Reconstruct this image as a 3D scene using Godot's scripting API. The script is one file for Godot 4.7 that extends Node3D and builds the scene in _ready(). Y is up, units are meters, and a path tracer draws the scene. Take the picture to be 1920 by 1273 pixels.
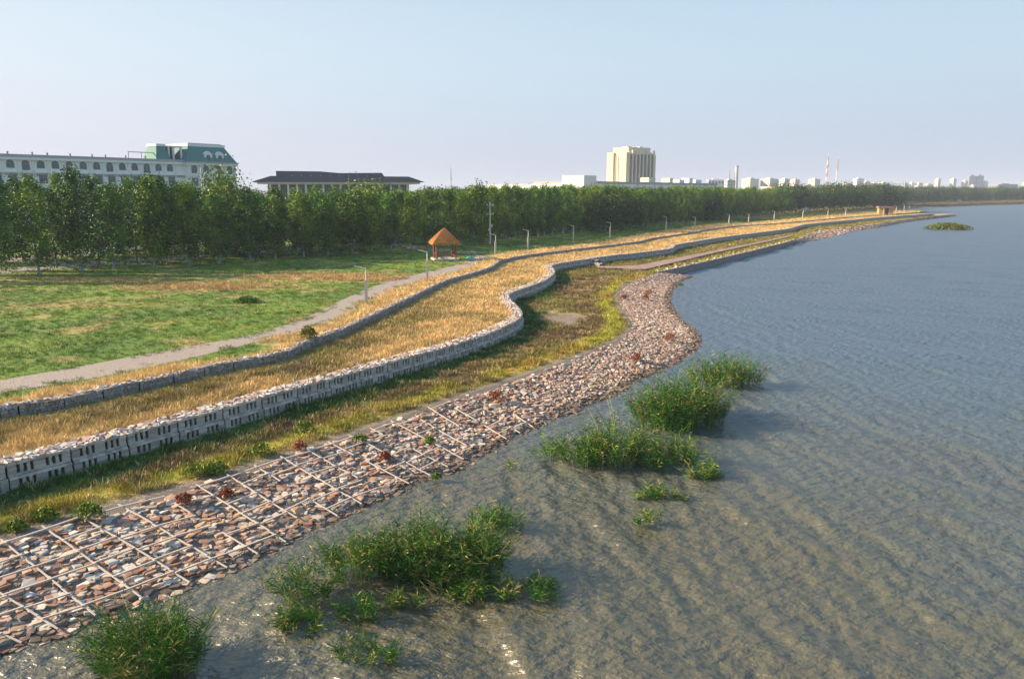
extends Node3D

# ---------------------------------------------------------------- helpers
var rng := RandomNumberGenerator.new()
var patch := FastNoiseLite.new()
var patch2 := FastNoiseLite.new()
var taken := {}
var M := {}

# control curves of the shore, world metres (x, z)
var C_wall: PackedVector2Array      # front of the lower gabion wall
var C_upper: PackedVector2Array     # front of the upper gabion wall
var C_path_low: PackedVector2Array
var C_path_up: PackedVector2Array
var C_top: PackedVector2Array       # upper edge of the stone slope
var C_water: PackedVector2Array     # waterline of the stone slope
var C_edge: PackedVector2Array      # low retaining edge by the deck
var C_top2: PackedVector2Array
var C_water2: PackedVector2Array
var C_trees: PackedVector2Array

class MeshData:
	var v := PackedVector3Array()
	var n := PackedVector3Array()
	var c := PackedColorArray()
	var col := Color(1, 1, 1)
	func tri(a: Vector3, b: Vector3, d: Vector3) -> void:
		var nn := (d - a).cross(b - a).normalized()
		v.append(a); v.append(b); v.append(d)
		for i in 3:
			n.append(nn); c.append(col)
	func quad(a: Vector3, b: Vector3, d: Vector3, e: Vector3) -> void:
		tri(a, b, d); tri(a, d, e)
	# a box given by its centre, size and basis
	func box(o: Vector3, s: Vector3, bs := Basis.IDENTITY) -> void:
		var h := s * 0.5
		var q: Array[Vector3] = []
		for i in 8:
			q.append(o + bs * Vector3(h.x if i & 1 else -h.x, h.y if i & 2 else -h.y, h.z if i & 4 else -h.z))
		quad(q[4], q[6], q[7], q[5]); quad(q[1], q[3], q[2], q[0])
		quad(q[5], q[7], q[3], q[1]); quad(q[0], q[2], q[6], q[4])
		quad(q[6], q[2], q[3], q[7]); quad(q[0], q[4], q[5], q[1])
	# a tapered tube through points
	func tube(pts: Array, radii: Array, sides := 7, cap := true) -> void:
		var rings: Array = []
		for i in pts.size():
			var t: Vector3 = (pts[mini(i + 1, pts.size() - 1)] - pts[maxi(i - 1, 0)])
			t = t.normalized()
			var a := t.cross(Vector3.RIGHT if absf(t.x) < 0.8 else Vector3.FORWARD).normalized()
			var b := t.cross(a).normalized()
			var ring: Array[Vector3] = []
			for k in sides:
				var w := TAU * k / sides
				ring.append(pts[i] + (a * cos(w) + b * sin(w)) * radii[i])
			rings.append(ring)
		for i in pts.size() - 1:
			for k in sides:
				var k2 := (k + 1) % sides
				quad(rings[i][k], rings[i][k2], rings[i + 1][k2], rings[i + 1][k])
		if cap:
			for k in sides:
				tri(rings[-1][k], rings[-1][(k + 1) % sides], pts[-1])
	func prism(poly: PackedVector2Array, z0: float, z1: float) -> void:
		# polygon in the xy plane, extruded along z
		var idx := Geometry2D.triangulate_polygon(poly)
		for i in range(0, idx.size(), 3):
			var a := poly[idx[i]]; var b := poly[idx[i + 1]]; var d := poly[idx[i + 2]]
			if (b - a).cross(d - a) > 0:
				var e := b; b = d; d = e
			tri(Vector3(a.x, a.y, z1), Vector3(b.x, b.y, z1), Vector3(d.x, d.y, z1))
			tri(Vector3(a.x, a.y, z0), Vector3(d.x, d.y, z0), Vector3(b.x, b.y, z0))
		var cw := Geometry2D.is_polygon_clockwise(poly)
		for i in poly.size():
			var a := poly[i]; var b := poly[(i + 1) % poly.size()]
			if cw:
				quad(Vector3(a.x, a.y, z0), Vector3(b.x, b.y, z0), Vector3(b.x, b.y, z1), Vector3(a.x, a.y, z1))
			else:
				quad(Vector3(b.x, b.y, z0), Vector3(a.x, a.y, z0), Vector3(a.x, a.y, z1), Vector3(b.x, b.y, z1))
	func mesh() -> ArrayMesh:
		var arr := []
		arr.resize(Mesh.ARRAY_MAX)
		arr[Mesh.ARRAY_VERTEX] = v
		arr[Mesh.ARRAY_NORMAL] = n
		arr[Mesh.ARRAY_COLOR] = c
		var am := ArrayMesh.new()
		am.add_surface_from_arrays(Mesh.PRIMITIVE_TRIANGLES, arr)
		return am

func numbered(called: String) -> String:
	if not taken.has(called):
		taken[called] = 0
		return called
	taken[called] += 1
	return "%s_%03d" % [called, taken[called]]

func tag(o: Node, label := "", category := "", group := "", kind := "") -> Node:
	if label: o.set_meta("label", label)
	if category: o.set_meta("category", category)
	if group: o.set_meta("group", group)
	if kind: o.set_meta("kind", kind)
	return o

func obj(called: String, m: Mesh, material: Material, parent: Node = null) -> MeshInstance3D:
	var o := MeshInstance3D.new()
	o.mesh = m
	o.material_override = material
	if parent == null:
		o.name = numbered(called)
		add_child(o)
	else:
		o.name = called
		parent.add_child(o, true)
	return o

func thing(called: String, at: Vector3, turn: float, label: String, category: String, group := "") -> Node3D:
	var o := Node3D.new()
	o.name = numbered(called)
	add_child(o)
	o.position = at
	o.rotation.y = turn
	tag(o, label, category, group)
	return o

func part_box(called: String, parent: Node, o: Vector3, s: Vector3, material: Material) -> MeshInstance3D:
	var d := MeshData.new()
	d.box(Vector3.ZERO, s)
	var r := obj(called, d.mesh(), material, parent)
	r.position = o
	return r

func scatter(called: String, m: Mesh, material: Material, xf: Array, cols: PackedColorArray, parent: Node = null) -> MultiMeshInstance3D:
	var mm := MultiMesh.new()
	mm.transform_format = MultiMesh.TRANSFORM_3D
	mm.use_colors = true
	mm.mesh = m
	mm.instance_count = xf.size()
	for i in xf.size():
		mm.set_instance_transform(i, xf[i])
		mm.set_instance_color(i, cols[i])
	var o := MultiMeshInstance3D.new()
	o.multimesh = mm
	o.material_override = material
	if parent:
		o.name = called
		parent.add_child(o, true)
	else:
		o.name = numbered(called)
		add_child(o)
	o.set_meta("kind", "stuff")
	return o

func lin(r: float, g: float, b: float, a := 1.0) -> Color:
	var c := Color(r, g, b).linear_to_srgb()
	c.a = a
	return c

func mat(c: Color, rough := 0.85, metal := 0.0) -> StandardMaterial3D:
	var m := StandardMaterial3D.new()
	m.albedo_color = c
	m.roughness = rough
	m.metallic = metal
	return m

func vmat(rough := 0.85, back := 0.0) -> StandardMaterial3D:
	var m := StandardMaterial3D.new()
	m.vertex_color_use_as_albedo = true
	m.roughness = rough
	if back > 0.0:
		m.backlight_enabled = true
		m.backlight = Color(back, back, back)
		m.metallic_specular = 0.3
	return m

func noise_tex(freq: float, octaves: int, sd: int, cols: Array, size := 512) -> NoiseTexture2D:
	var f := FastNoiseLite.new()
	f.noise_type = FastNoiseLite.TYPE_SIMPLEX_SMOOTH
	f.frequency = freq
	f.fractal_octaves = octaves
	f.seed = sd
	var g := Gradient.new()
	g.offsets = PackedFloat32Array(range(cols.size()).map(func(i): return float(i) / (cols.size() - 1)))
	g.colors = PackedColorArray(cols)
	var t := NoiseTexture2D.new()
	t.width = size; t.height = size
	t.seamless = true
	t.noise = f
	t.color_ramp = g
	return t

func bump_tex(freq: float, octaves: int, sd: int, size := 512, strength := 8.0) -> NoiseTexture2D:
	var f := FastNoiseLite.new()
	f.frequency = freq
	f.fractal_octaves = octaves
	f.seed = sd
	var t := NoiseTexture2D.new()
	t.width = size; t.height = size
	t.seamless = true
	t.as_normal_map = true
	t.bump_strength = strength
	t.noise = f
	return t

# a material whose colour varies over the surface, laid on in world metres
func worn(cols: Array, metres: float, freq := 0.02, rough := 0.9, relief := 0.0, sd := 1) -> StandardMaterial3D:
	var m := StandardMaterial3D.new()
	m.albedo_texture = noise_tex(freq, 5, sd, cols)
	m.roughness = rough
	m.uv1_triplanar = true
	m.uv1_world_triplanar = true
	m.uv1_scale = Vector3.ONE / metres
	if relief > 0.0:
		m.normal_enabled = true
		m.normal_texture = bump_tex(freq * 2.0, 5, sd + 5)
		m.normal_scale = relief
	return m

func smooth(p: PackedVector2Array, steps := 6) -> PackedVector2Array:
	var r := PackedVector2Array()
	for i in p.size() - 1:
		var a := p[maxi(i - 1, 0)]; var b := p[i]; var c := p[i + 1]; var d := p[mini(i + 2, p.size() - 1)]
		# centripetal-like: limit tangents so that long and short spans meet without loops
		var l := b.distance_to(c)
		var t1 := (c - a).normalized() * minf(l, b.distance_to(a) if i > 0 else l) * 0.9
		var t2 := (d - b).normalized() * minf(l, c.distance_to(d) if i < p.size() - 2 else l) * 0.9
		if i == 0: t1 = (c - b) * 0.9
		if i == p.size() - 2: t2 = (c - b) * 0.9
		for k in steps:
			var t := float(k) / steps
			var t3 := t * t * t; var tt := t * t
			r.append(b * (2 * t3 - 3 * tt + 1) + t1 * (t3 - 2 * tt + t) + c * (-2 * t3 + 3 * tt) + t2 * (t3 - tt))
	r.append(p[-1])
	return r

func resample(p: PackedVector2Array, step: float) -> PackedVector2Array:
	var r := PackedVector2Array([p[0]])
	var left := step
	for i in p.size() - 1:
		var a := p[i]; var b := p[i + 1]
		var l := a.distance_to(b)
		var at := 0.0
		while l - at >= left:
			at += left
			r.append(a.lerp(b, at / l))
			left = step
		left -= l - at
	return r

func rev(p: PackedVector2Array) -> PackedVector2Array:
	var r := p.duplicate()
	r.reverse()
	return r

func dist_to(p: PackedVector2Array, q: Vector2) -> float:
	var best := 1e18
	for i in p.size() - 1:
		var a := p[i]; var ab := p[i + 1] - a
		var t := clampf((q - a).dot(ab) / ab.length_squared(), 0.0, 1.0)
		best = minf(best, (a + ab * t).distance_squared_to(q))
	return sqrt(best)

# splits a flat triangle until its edges are short for their distance
func split(d: Array, a: Vector2, b: Vector2, c: Vector2, fine: float, depth := 0) -> void:
	var ab := a.distance_to(b); var bc := b.distance_to(c); var ca := c.distance_to(a)
	var m := maxf(ab, maxf(bc, ca))
	var near := ((a + b + c) / 3.0).length()
	if depth < 22 and m > maxf(fine, fine * near / 40.0) and (near < 420.0 or m > 300.0):
		if ab >= m:
			var h := (a + b) * 0.5
			split(d, a, h, c, fine, depth + 1); split(d, h, b, c, fine, depth + 1)
		elif bc >= m:
			var h := (b + c) * 0.5
			split(d, a, b, h, fine, depth + 1); split(d, a, h, c, fine, depth + 1)
		else:
			var h := (c + a) * 0.5
			split(d, a, b, h, fine, depth + 1); split(d, h, b, c, fine, depth + 1)
		return
	d.append(a); d.append(b); d.append(c)

func sheet(poly: PackedVector2Array, y: float, fine: float, tint: Callable) -> ArrayMesh:
	var idx := Geometry2D.triangulate_polygon(poly)
	var pts: Array = []
	for i in range(0, idx.size(), 3):
		split(pts, poly[idx[i]], poly[idx[i + 1]], poly[idx[i + 2]], fine)
	var v := PackedVector3Array(); var n := PackedVector3Array(); var cs := PackedColorArray()
	var seen := {}
	for i in range(0, pts.size(), 3):
		var t: Array = [pts[i], pts[i + 1], pts[i + 2]]
		if (t[1] - t[0]).cross(t[2] - t[0]) < 0:
			t = [t[0], t[2], t[1]]
		for q in t:
			if not seen.has(q):
				seen[q] = tint.call(q)
			v.append(Vector3(q.x, y, q.y)); n.append(Vector3.UP); cs.append(seen[q])
	var arr := []
	arr.resize(Mesh.ARRAY_MAX)
	arr[Mesh.ARRAY_VERTEX] = v; arr[Mesh.ARRAY_NORMAL] = n; arr[Mesh.ARRAY_COLOR] = cs
	var am := ArrayMesh.new()
	am.add_surface_from_arrays(Mesh.PRIMITIVE_TRIANGLES, arr)
	return am

# a band between two polylines of equal count, at two heights
func band(a: PackedVector2Array, ya: float, b: PackedVector2Array, yb: float, parts := 1) -> ArrayMesh:
	var d := MeshData.new()
	for i in a.size() - 1:
		for k in parts:
			var t0 := float(k) / parts; var t1 := float(k + 1) / parts
			var p0 := a[i].lerp(b[i], t0); var p1 := a[i + 1].lerp(b[i + 1], t0)
			var p2 := a[i + 1].lerp(b[i + 1], t1); var p3 := a[i].lerp(b[i], t1)
			var y0 := lerpf(ya, yb, t0); var y1 := lerpf(ya, yb, t1)
			d.quad(Vector3(p0.x, y0, p0.y), Vector3(p1.x, y0, p1.y), Vector3(p2.x, y1, p2.y), Vector3(p3.x, y1, p3.y))
	return d.mesh()

func jit(c: Color, by: float) -> Color:
	var k := 1.0 + rng.randf_range(-by, by)
	return Color(c.r * k * (1.0 + rng.randf_range(-by, by) * 0.3), c.g * k, c.b * k * (1.0 + rng.randf_range(-by, by) * 0.3))

const UNITS := ["", "first", "second", "third", "fourth", "fifth", "sixth", "seventh", "eighth", "ninth", "tenth", "eleventh", "twelfth", "thirteenth", "fourteenth", "fifteenth", "sixteenth", "seventeenth", "eighteenth", "nineteenth"]
const TENS := ["", "", "twent", "thirt", "fort", "fift", "sixt", "sevent", "eight", "ninet"]
func ordinal(i: int) -> String:
	if i < 20: return UNITS[i]
	var t: String = TENS[i / 10]
	return t + "ieth" if i % 10 == 0 else t + "y-" + UNITS[i % 10]

# ---------------------------------------------------------------- colours of the ground
const GOLD := Color(0.62, 0.45, 0.205)
const STRAW := Color(0.50, 0.345, 0.155)
const OLIVE := Color(0.20, 0.185, 0.05)
const LAWN := Color(0.140, 0.225, 0.018)
const LAWN_DEEP := Color(0.052, 0.130, 0.015)
const YELLOW_GREEN := Color(0.36, 0.35, 0.04)
const WEED := Color(0.07, 0.135, 0.025)
const DIRT := Color(0.20, 0.165, 0.13)
const BROWN := Color(0.21, 0.155, 0.075)

func ell(q: Vector2, o: Vector2, rx: float, ry: float) -> float:
	return clampf(1.6 - sqrt(pow((q.x - o.x) / rx, 2) + pow((q.y - o.y) / ry, 2)) + patch2.get_noise_2d(q.x * 3.0, q.y * 3.0) * 0.9, 0.0, 1.0)

# 0 = bare, colour of what grows there
func upland_tint(q: Vector2) -> Color:
	var near := q.length()
	if near > 520.0:
		return Color(0.10, 0.12, 0.05)
	var du := dist_to(C_upper, q)
	var n := patch.get_noise_2d(q.x, q.y)
	var n2 := patch2.get_noise_2d(q.x, q.y)
	var c := LAWN.lerp(LAWN_DEEP, clampf(0.38 + n * 0.75, 0.0, 1.0))
	# straw-coloured drifts in the lawn
	var dry := 0.0
	dry = maxf(dry, ell(q, Vector2(-34.0, -82.5), 8.0, 3.2))
	dry = maxf(dry, ell(q, Vector2(-24.0, -92.0), 9.0, 3.6))
	dry = maxf(dry, ell(q, Vector2(-49.0, -88.0), 10.0, 2.6) * 0.7)
	dry = maxf(dry, ell(q, Vector2(-40.0, -69.0), 7.0, 1.6) * 0.5)
	dry = maxf(dry, ell(q, Vector2(-17.0, -90.0), 7.0, 3.0))
	dry = maxf(dry, clampf((n2 - 0.22) * 2.2, 0.0, 0.55))
	c = c.lerp(STRAW * 0.95, dry)
	# the golden strip along the upper wall
	var w := lerpf(2.1, 5.5, clampf((-q.y - 30.0) / 90.0, 0.0, 1.0))
	if q.y < -130.0:
		w = lerpf(5.5, 9.0, clampf((-q.y - 130.0) / 100.0, 0.0, 1.0))
	c = c.lerp(GOLD, clampf((w + n2 * 1.6 - du) * 0.8, 0.0, 1.0))
	if near > 300.0:
		c = c.lerp(Color(0.36, 0.27, 0.08), clampf(0.5 + n * 1.2, 0.0, 0.8))
	return c

func bed_tint(q: Vector2) -> Color:
	var du := dist_to(C_upper, q)
	var n2 := patch2.get_noise_2d(q.x, q.y)
	var n := patch.get_noise_2d(q.x * 1.7, q.y * 1.7)
	var c := GOLD
	var k := clampf((5.4 - du) / 3.0 + n2 * 1.4, 0.0, 1.0) * clampf((q.y + 100.0) / 40.0, 0.25, 1.0)
	c = c.lerp(OLIVE.lerp(STRAW * 0.6, clampf(0.3 + n * 1.2, 0.0, 0.7)), k * 0.9)
	c = c.lerp(OLIVE, clampf((n - 0.12) * 2.0, 0.0, 0.5))
	if q.y > -60.0:
		c = c.lerp(DIRT * 0.8, clampf((n2 - 0.30) * 3.0, 0.0, 0.6) * clampf((5.0 - du) / 2.0, 0.0, 1.0))
	return c

func berm_tint(q: Vector2) -> Color:
	var dw := dist_to(C_wall, q)
	var dt := minf(dist_to(C_top, q), minf(dist_to(C_edge, q), dist_to(C_top2, q)))
	var n := patch.get_noise_2d(q.x * 1.5, q.y * 1.5)
	var n2 := patch2.get_noise_2d(q.x * 1.3, q.y * 1.3)
	var c := (BROWN * 0.75).lerp(OLIVE, clampf(0.4 + n * 1.5, 0.0, 1.0))
	c = c.lerp(STRAW * 0.8, clampf((n2 - 0.18) * 2.0, 0.0, 0.5))
	c = c.lerp(WEED, clampf((2.6 + n * 2.0 - dw) * 0.9, 0.0, 1.0))
	var yg := clampf(1.25 - absf(dt - 1.45 - n2 * 0.5) * 1.05, 0.0, 1.0)
	if q.y > -48.0:
		yg *= clampf(0.75 + n2 * 2.0, 0.0, 1.0)
	c = c.lerp(YELLOW_GREEN.lerp(Color(0.34, 0.22, 0.04), clampf(n * 1.6 + 0.1, 0.0, 0.8)), yg)
	if q.y < -108.0:
		c = c.lerp(Color(0.20, 0.19, 0.04), 0.6)
	# the dry grey hollow inside the bay
	c = c.lerp(DIRT, ell(q, PackedVector2Array([Vector2(4.99, -70.32)])[0], 1.6, 3.4) * 0.85)
	if dt < 0.75:
		c = c.lerp(DIRT, clampf((0.55 - dt) * 2.5, 0.0, 0.9))
	return c

# ---------------------------------------------------------------- small builders
func tuft(blades: int, wide: float, lean: float, sd: int) -> ArrayMesh:
	var d := MeshData.new()
	var r := RandomNumberGenerator.new()
	r.seed = sd
	for i in blades:
		var a := r.randf() * TAU
		var o := Vector3(cos(a), 0, sin(a)) * r.randf() * 0.45
		var face := r.randf() * TAU
		var side := Vector3(cos(face), 0, sin(face)) * wide * r.randf_range(0.6, 1.2)
		var h := r.randf_range(0.55, 1.05)
		var tip := o * (1.0 + lean) + Vector3(cos(a), 0, sin(a)) * lean * r.randf_range(0.2, 1.0) + Vector3(0, h, 0)
		var mid := o.lerp(tip, 0.55) + Vector3(0, h * 0.12, 0)
		var k := r.randf_range(0.8, 1.2)
		d.col = Color(k, k * r.randf_range(0.92, 1.08), k)
		d.tri(o - side, o + side, mid + side * 0.8)
		d.tri(o - side, mid + side * 0.8, mid - side * 0.8)
		d.tri(mid - side * 0.8, mid + side * 0.8, tip)
	return d.mesh()

func stone_mesh(sd: int, flat: float) -> ArrayMesh:
	var r := RandomNumberGenerator.new()
	r.seed = sd
	var d := MeshData.new()
	var q: Array[Vector3] = []
	for i in 8:
		q.append(Vector3(0.44 if i & 1 else -0.44, (0.40 if i & 2 else -0.40) * flat, 0.44 if i & 4 else -0.44) + Vector3(r.randf_range(-0.13, 0.13), r.randf_range(-0.13, 0.13) * flat, r.randf_range(-0.13, 0.13)))
	var faces := [[4, 6, 7, 5], [1, 3, 2, 0], [5, 7, 3, 1], [0, 2, 6, 4], [6, 2, 3, 7], [0, 4, 5, 1]]
	for f in faces:
		var m: Vector3 = (q[f[0]] + q[f[1]] + q[f[2]] + q[f[3]]) * 0.25
		m += m.normalized() * r.randf_range(0.03, 0.14) * (flat if absf(m.y) > 0.25 * flat else 1.0)
		for k in 4:
			d.tri(q[f[k]], q[f[(k + 1) % 4]], m)
	return d.mesh()

const STONES := [Color(0.46, 0.30, 0.22), Color(0.36, 0.235, 0.17), Color(0.52, 0.41, 0.33), Color(0.44, 0.38, 0.32), Color(0.29, 0.145, 0.10), Color(0.48, 0.30, 0.17), Color(0.60, 0.53, 0.46), Color(0.25, 0.19, 0.16), Color(0.38, 0.24, 0.17), Color(0.55, 0.45, 0.37)]
func stone_color() -> Color:
	return jit(STONES[rng.randi() % STONES.size()] * 0.86, 0.18)

# one wire basket of stone, front at z = 0 and body behind it
func basket(sd: int, length: float, h: float, depth: float, slots: bool, top: bool, dim := 1.0) -> ArrayMesh:
	var r := RandomNumberGenerator.new()
	r.seed = sd
	var d := MeshData.new()
	d.col = Color(0.05, 0.048, 0.045)
	d.box(Vector3(0, h * 0.5 - 0.02, -depth * 0.5 - 0.08), Vector3(length - 0.06, h - 0.06, depth - 0.06))
	var g := func(a: float) -> Color:
		var k := a * r.randf_range(0.72, 1.25)
		return Color(k, k * 0.945, k * 0.86)
	if slots:
		var xs := [0.0]
		var unit := length / 2.45
		for w in [0.30, 0.13, 0.11, 0.13, 0.11, 0.13, 0.42, 0.13, 0.11, 0.13, 0.11, 0.13, 0.30]:
			xs.append(xs[-1] + w * unit)
		var scale_x: float = (length - 0.07) / xs[-1]
		for i in range(0, 13, 2):
			var x0: float = xs[i] * scale_x - length * 0.5 + 0.035; var x1: float = xs[i + 1] * scale_x - length * 0.5 + 0.035
			var y := 0.08
			while y < h - 0.12:
				var hh := minf(r.randf_range(0.11, 0.2), h - 0.10 - y)
				d.col = g.call(0.40)
				d.box(Vector3((x0 + x1) * 0.5, y + hh * 0.5, -0.07 + r.randf_range(-0.03, 0.025)), Vector3(x1 - x0 + r.randf_range(-0.01, 0.02), hh - 0.008, 0.13))
				y += hh
		var x := -length * 0.5 + 0.03
		while x < length * 0.5 - 0.1:
			var w := minf(r.randf_range(0.18, 0.36), length * 0.5 - 0.03 - x)
			d.col = g.call(0.37)
			d.box(Vector3(x + w * 0.5, 0.045, -0.065 + r.randf_range(-0.01, 0.012)), Vector3(w - 0.01, 0.085, 0.14))
			d.col = g.call(0.46)
			d.box(Vector3(x + w * 0.5, h - 0.06, -0.065 + r.randf_range(-0.01, 0.014)), Vector3(w - 0.01, 0.10, 0.15))
			x += w
	else:
		var y := 0.02
		while y < h - 0.05:
			var hh := minf(r.randf_range(0.12, 0.2), h - y)
			var x := -length * 0.5 + 0.02
			while x < length * 0.5 - 0.06:
				var w := minf(r.randf_range(0.14, 0.34), length * 0.5 - 0.02 - x)
				d.col = g.call(0.28)
				d.col.b *= 1.05
				d.box(Vector3(x + w * 0.5, y + hh * 0.5, -0.08 + r.randf_range(-0.035, 0.03)), Vector3(w - 0.025, hh - 0.02, 0.15), Basis.from_euler(Vector3(r.randf_range(-0.1, 0.1), r.randf_range(-0.12, 0.12), r.randf_range(-0.1, 0.1))))
				x += w
			y += hh
	if top:
		var nx := int(length / 0.21); var nz := int(depth / 0.21)
		for i in nx:
			for k in nz:
				if r.randf() < 0.06: continue
				var s := r.randf_range(0.16, 0.27)
				var tone: Color = [Color(0.52, 0.45, 0.40), Color(0.58, 0.55, 0.51), Color(0.40, 0.27, 0.21), Color(0.46, 0.40, 0.36), Color(0.33, 0.24, 0.19)][r.randi() % 5]
				d.col = tone * r.randf_range(0.85, 1.12) * dim
				var o := Vector3(-length * 0.5 + (i + 0.5 + r.randf_range(-0.3, 0.3)) * length / nx, h - 0.03 + r.randf_range(-0.02, 0.025), -0.06 - (k + 0.5 + r.randf_range(-0.3, 0.3)) * (depth - 0.08) / nz)
				d.box(o, Vector3(s, s * 0.6, s * r.randf_range(0.7, 1.1)), Basis.from_euler(Vector3(r.randf_range(-0.35, 0.35), r.randf() * TAU, r.randf_range(-0.35, 0.35))))
	return d.mesh()

# crown of leaves in clumps round rising limbs; trunk with its limbs
func crown_mesh(sd: int, top: float, low: float, wide: float, clumps: int, leaves: int, leaf: float, spire: float, a: Color, b: Color) -> ArrayMesh:
	var r := RandomNumberGenerator.new()
	r.seed = sd
	var d := MeshData.new()
	for i in clumps:
		var t := pow((i + r.randf()) / clumps, 0.9)
		var prof := sqrt(clampf(1.0 - pow(maxf(0.0, t - 0.5) / 0.53, 2.4), 0.0, 1.0)) * (0.72 + 0.28 * smoothstep(0.0, 0.3, t)) * (1.0 - 0.45 * spire * t)
		var ang := i * 2.399 + r.randf_range(-0.5, 0.5)
		var rad := wide * 0.5 * prof * sqrt(r.randf_range(0.12, 1.0))
		var o := Vector3(cos(ang) * rad, lerpf(low, top - 0.35, t), sin(ang) * rad)
		var size := wide * r.randf_range(0.11, 0.19) * (1.15 - 0.55 * t * spire)
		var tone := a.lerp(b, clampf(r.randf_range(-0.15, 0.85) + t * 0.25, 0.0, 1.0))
		for k in leaves:
			var p := Vector3(r.randfn(), r.randfn() * 1.35, r.randfn()) * size * 0.62
			if p.length() > size * 2.3: continue
			var c := o + p
			var ax := Vector3(r.randfn(), r.randfn() * 0.6, r.randfn()).normalized()
			var bx := ax.cross(Vector3(r.randfn(), r.randfn(), r.randfn())).normalized()
			var s := leaf * r.randf_range(0.65, 1.25)
			var kk := r.randf_range(0.75, 1.25)
			d.col = Color(tone.r * kk, tone.g * kk, tone.b * kk)
			d.tri(c - ax * s * 0.6, c + bx * s * 0.34, c + ax * s * 0.6)
			d.tri(c - ax * s * 0.6, c + ax * s * 0.6, c - bx * s * 0.34)
	return d.mesh()

func trunk_mesh(sd: int, top: float, low: float, wide: float, thick: float) -> ArrayMesh:
	var r := RandomNumberGenerator.new()
	r.seed = sd
	var d := MeshData.new()
	d.col = Color(0.19, 0.155, 0.115)
	var lean := Vector3(r.randf_range(-0.2, 0.2), 0, r.randf_range(-0.2, 0.2))
	d.tube([Vector3(0, -0.15, 0), Vector3(0, 0.3, 0), lean * 0.4 + Vector3(0, low + 1.0, 0), lean + Vector3(0, top * 0.6, 0), lean * 1.3 + Vector3(0, top * 0.93, 0)], [thick * 1.5, thick * 1.1, thick * 0.9, thick * 0.5, 0.02], 7)
	for i in 9:
		var y := lerpf(low * 0.8, top * 0.72, (i + r.randf()) / 9.0)
		var ang := i * 2.4 + r.randf()
		var l := wide * r.randf_range(0.28, 0.44)
		var o := lean * (y / top) + Vector3(0, y, 0)
		var out := Vector3(cos(ang), 0, sin(ang))
		d.tube([o, o + out * l * 0.5 + Vector3(0, l * 0.45, 0), o + out * l + Vector3(0, l * 1.2, 0)], [thick * 0.4, thick * 0.25, 0.01], 4)
	return d.mesh()

func bush(called: String, at: Vector3, size: Vector3, a: Color, b: Color, leaves: int, leaf: float, label: String, category: String, group := "") -> MeshInstance3D:
	var d := MeshData.new()
	d.col = Color(0.12, 0.09, 0.06)
	for i in 5:
		var ang := rng.randf() * TAU
		d.tube([Vector3(0, -0.05, 0), Vector3(cos(ang) * size.x * 0.3, size.y * 0.7, sin(ang) * size.z * 0.3)], [0.02, 0.008], 4, false)
	for i in leaves:
		var p := Vector3(rng.randfn() * size.x * 0.26, 0, rng.randfn() * size.z * 0.26)
		if Vector2(p.x / size.x, p.z / size.z).length() > 0.5: p *= 0.45
		var fall := clampf(1.0 - pow(Vector2(p.x / size.x, p.z / size.z).length() * 1.7, 2), 0.12, 1.0)
		p.y = size.y * fall * sqrt(rng.randf()) * rng.randf_range(0.85, 1.1)
		var ax := Vector3(rng.randfn(), rng.randfn() + 0.5, rng.randfn()).normalized()
		var bx := ax.cross(Vector3(rng.randfn(), rng.randfn(), rng.randfn())).normalized()
		var s := leaf * rng.randf_range(0.6, 1.2)
		d.col = jit(a.lerp(b, rng.randf()), 0.2)
		d.tri(p - ax * s * 0.6, p + bx * s * 0.28, p + ax * s * 0.6)
		d.tri(p - ax * s * 0.6, p + ax * s * 0.6, p - bx * s * 0.28)
	var o := obj(called, d.mesh(), M.leaf)
	o.position = at
	tag(o, label, category, group)
	return o

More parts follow.
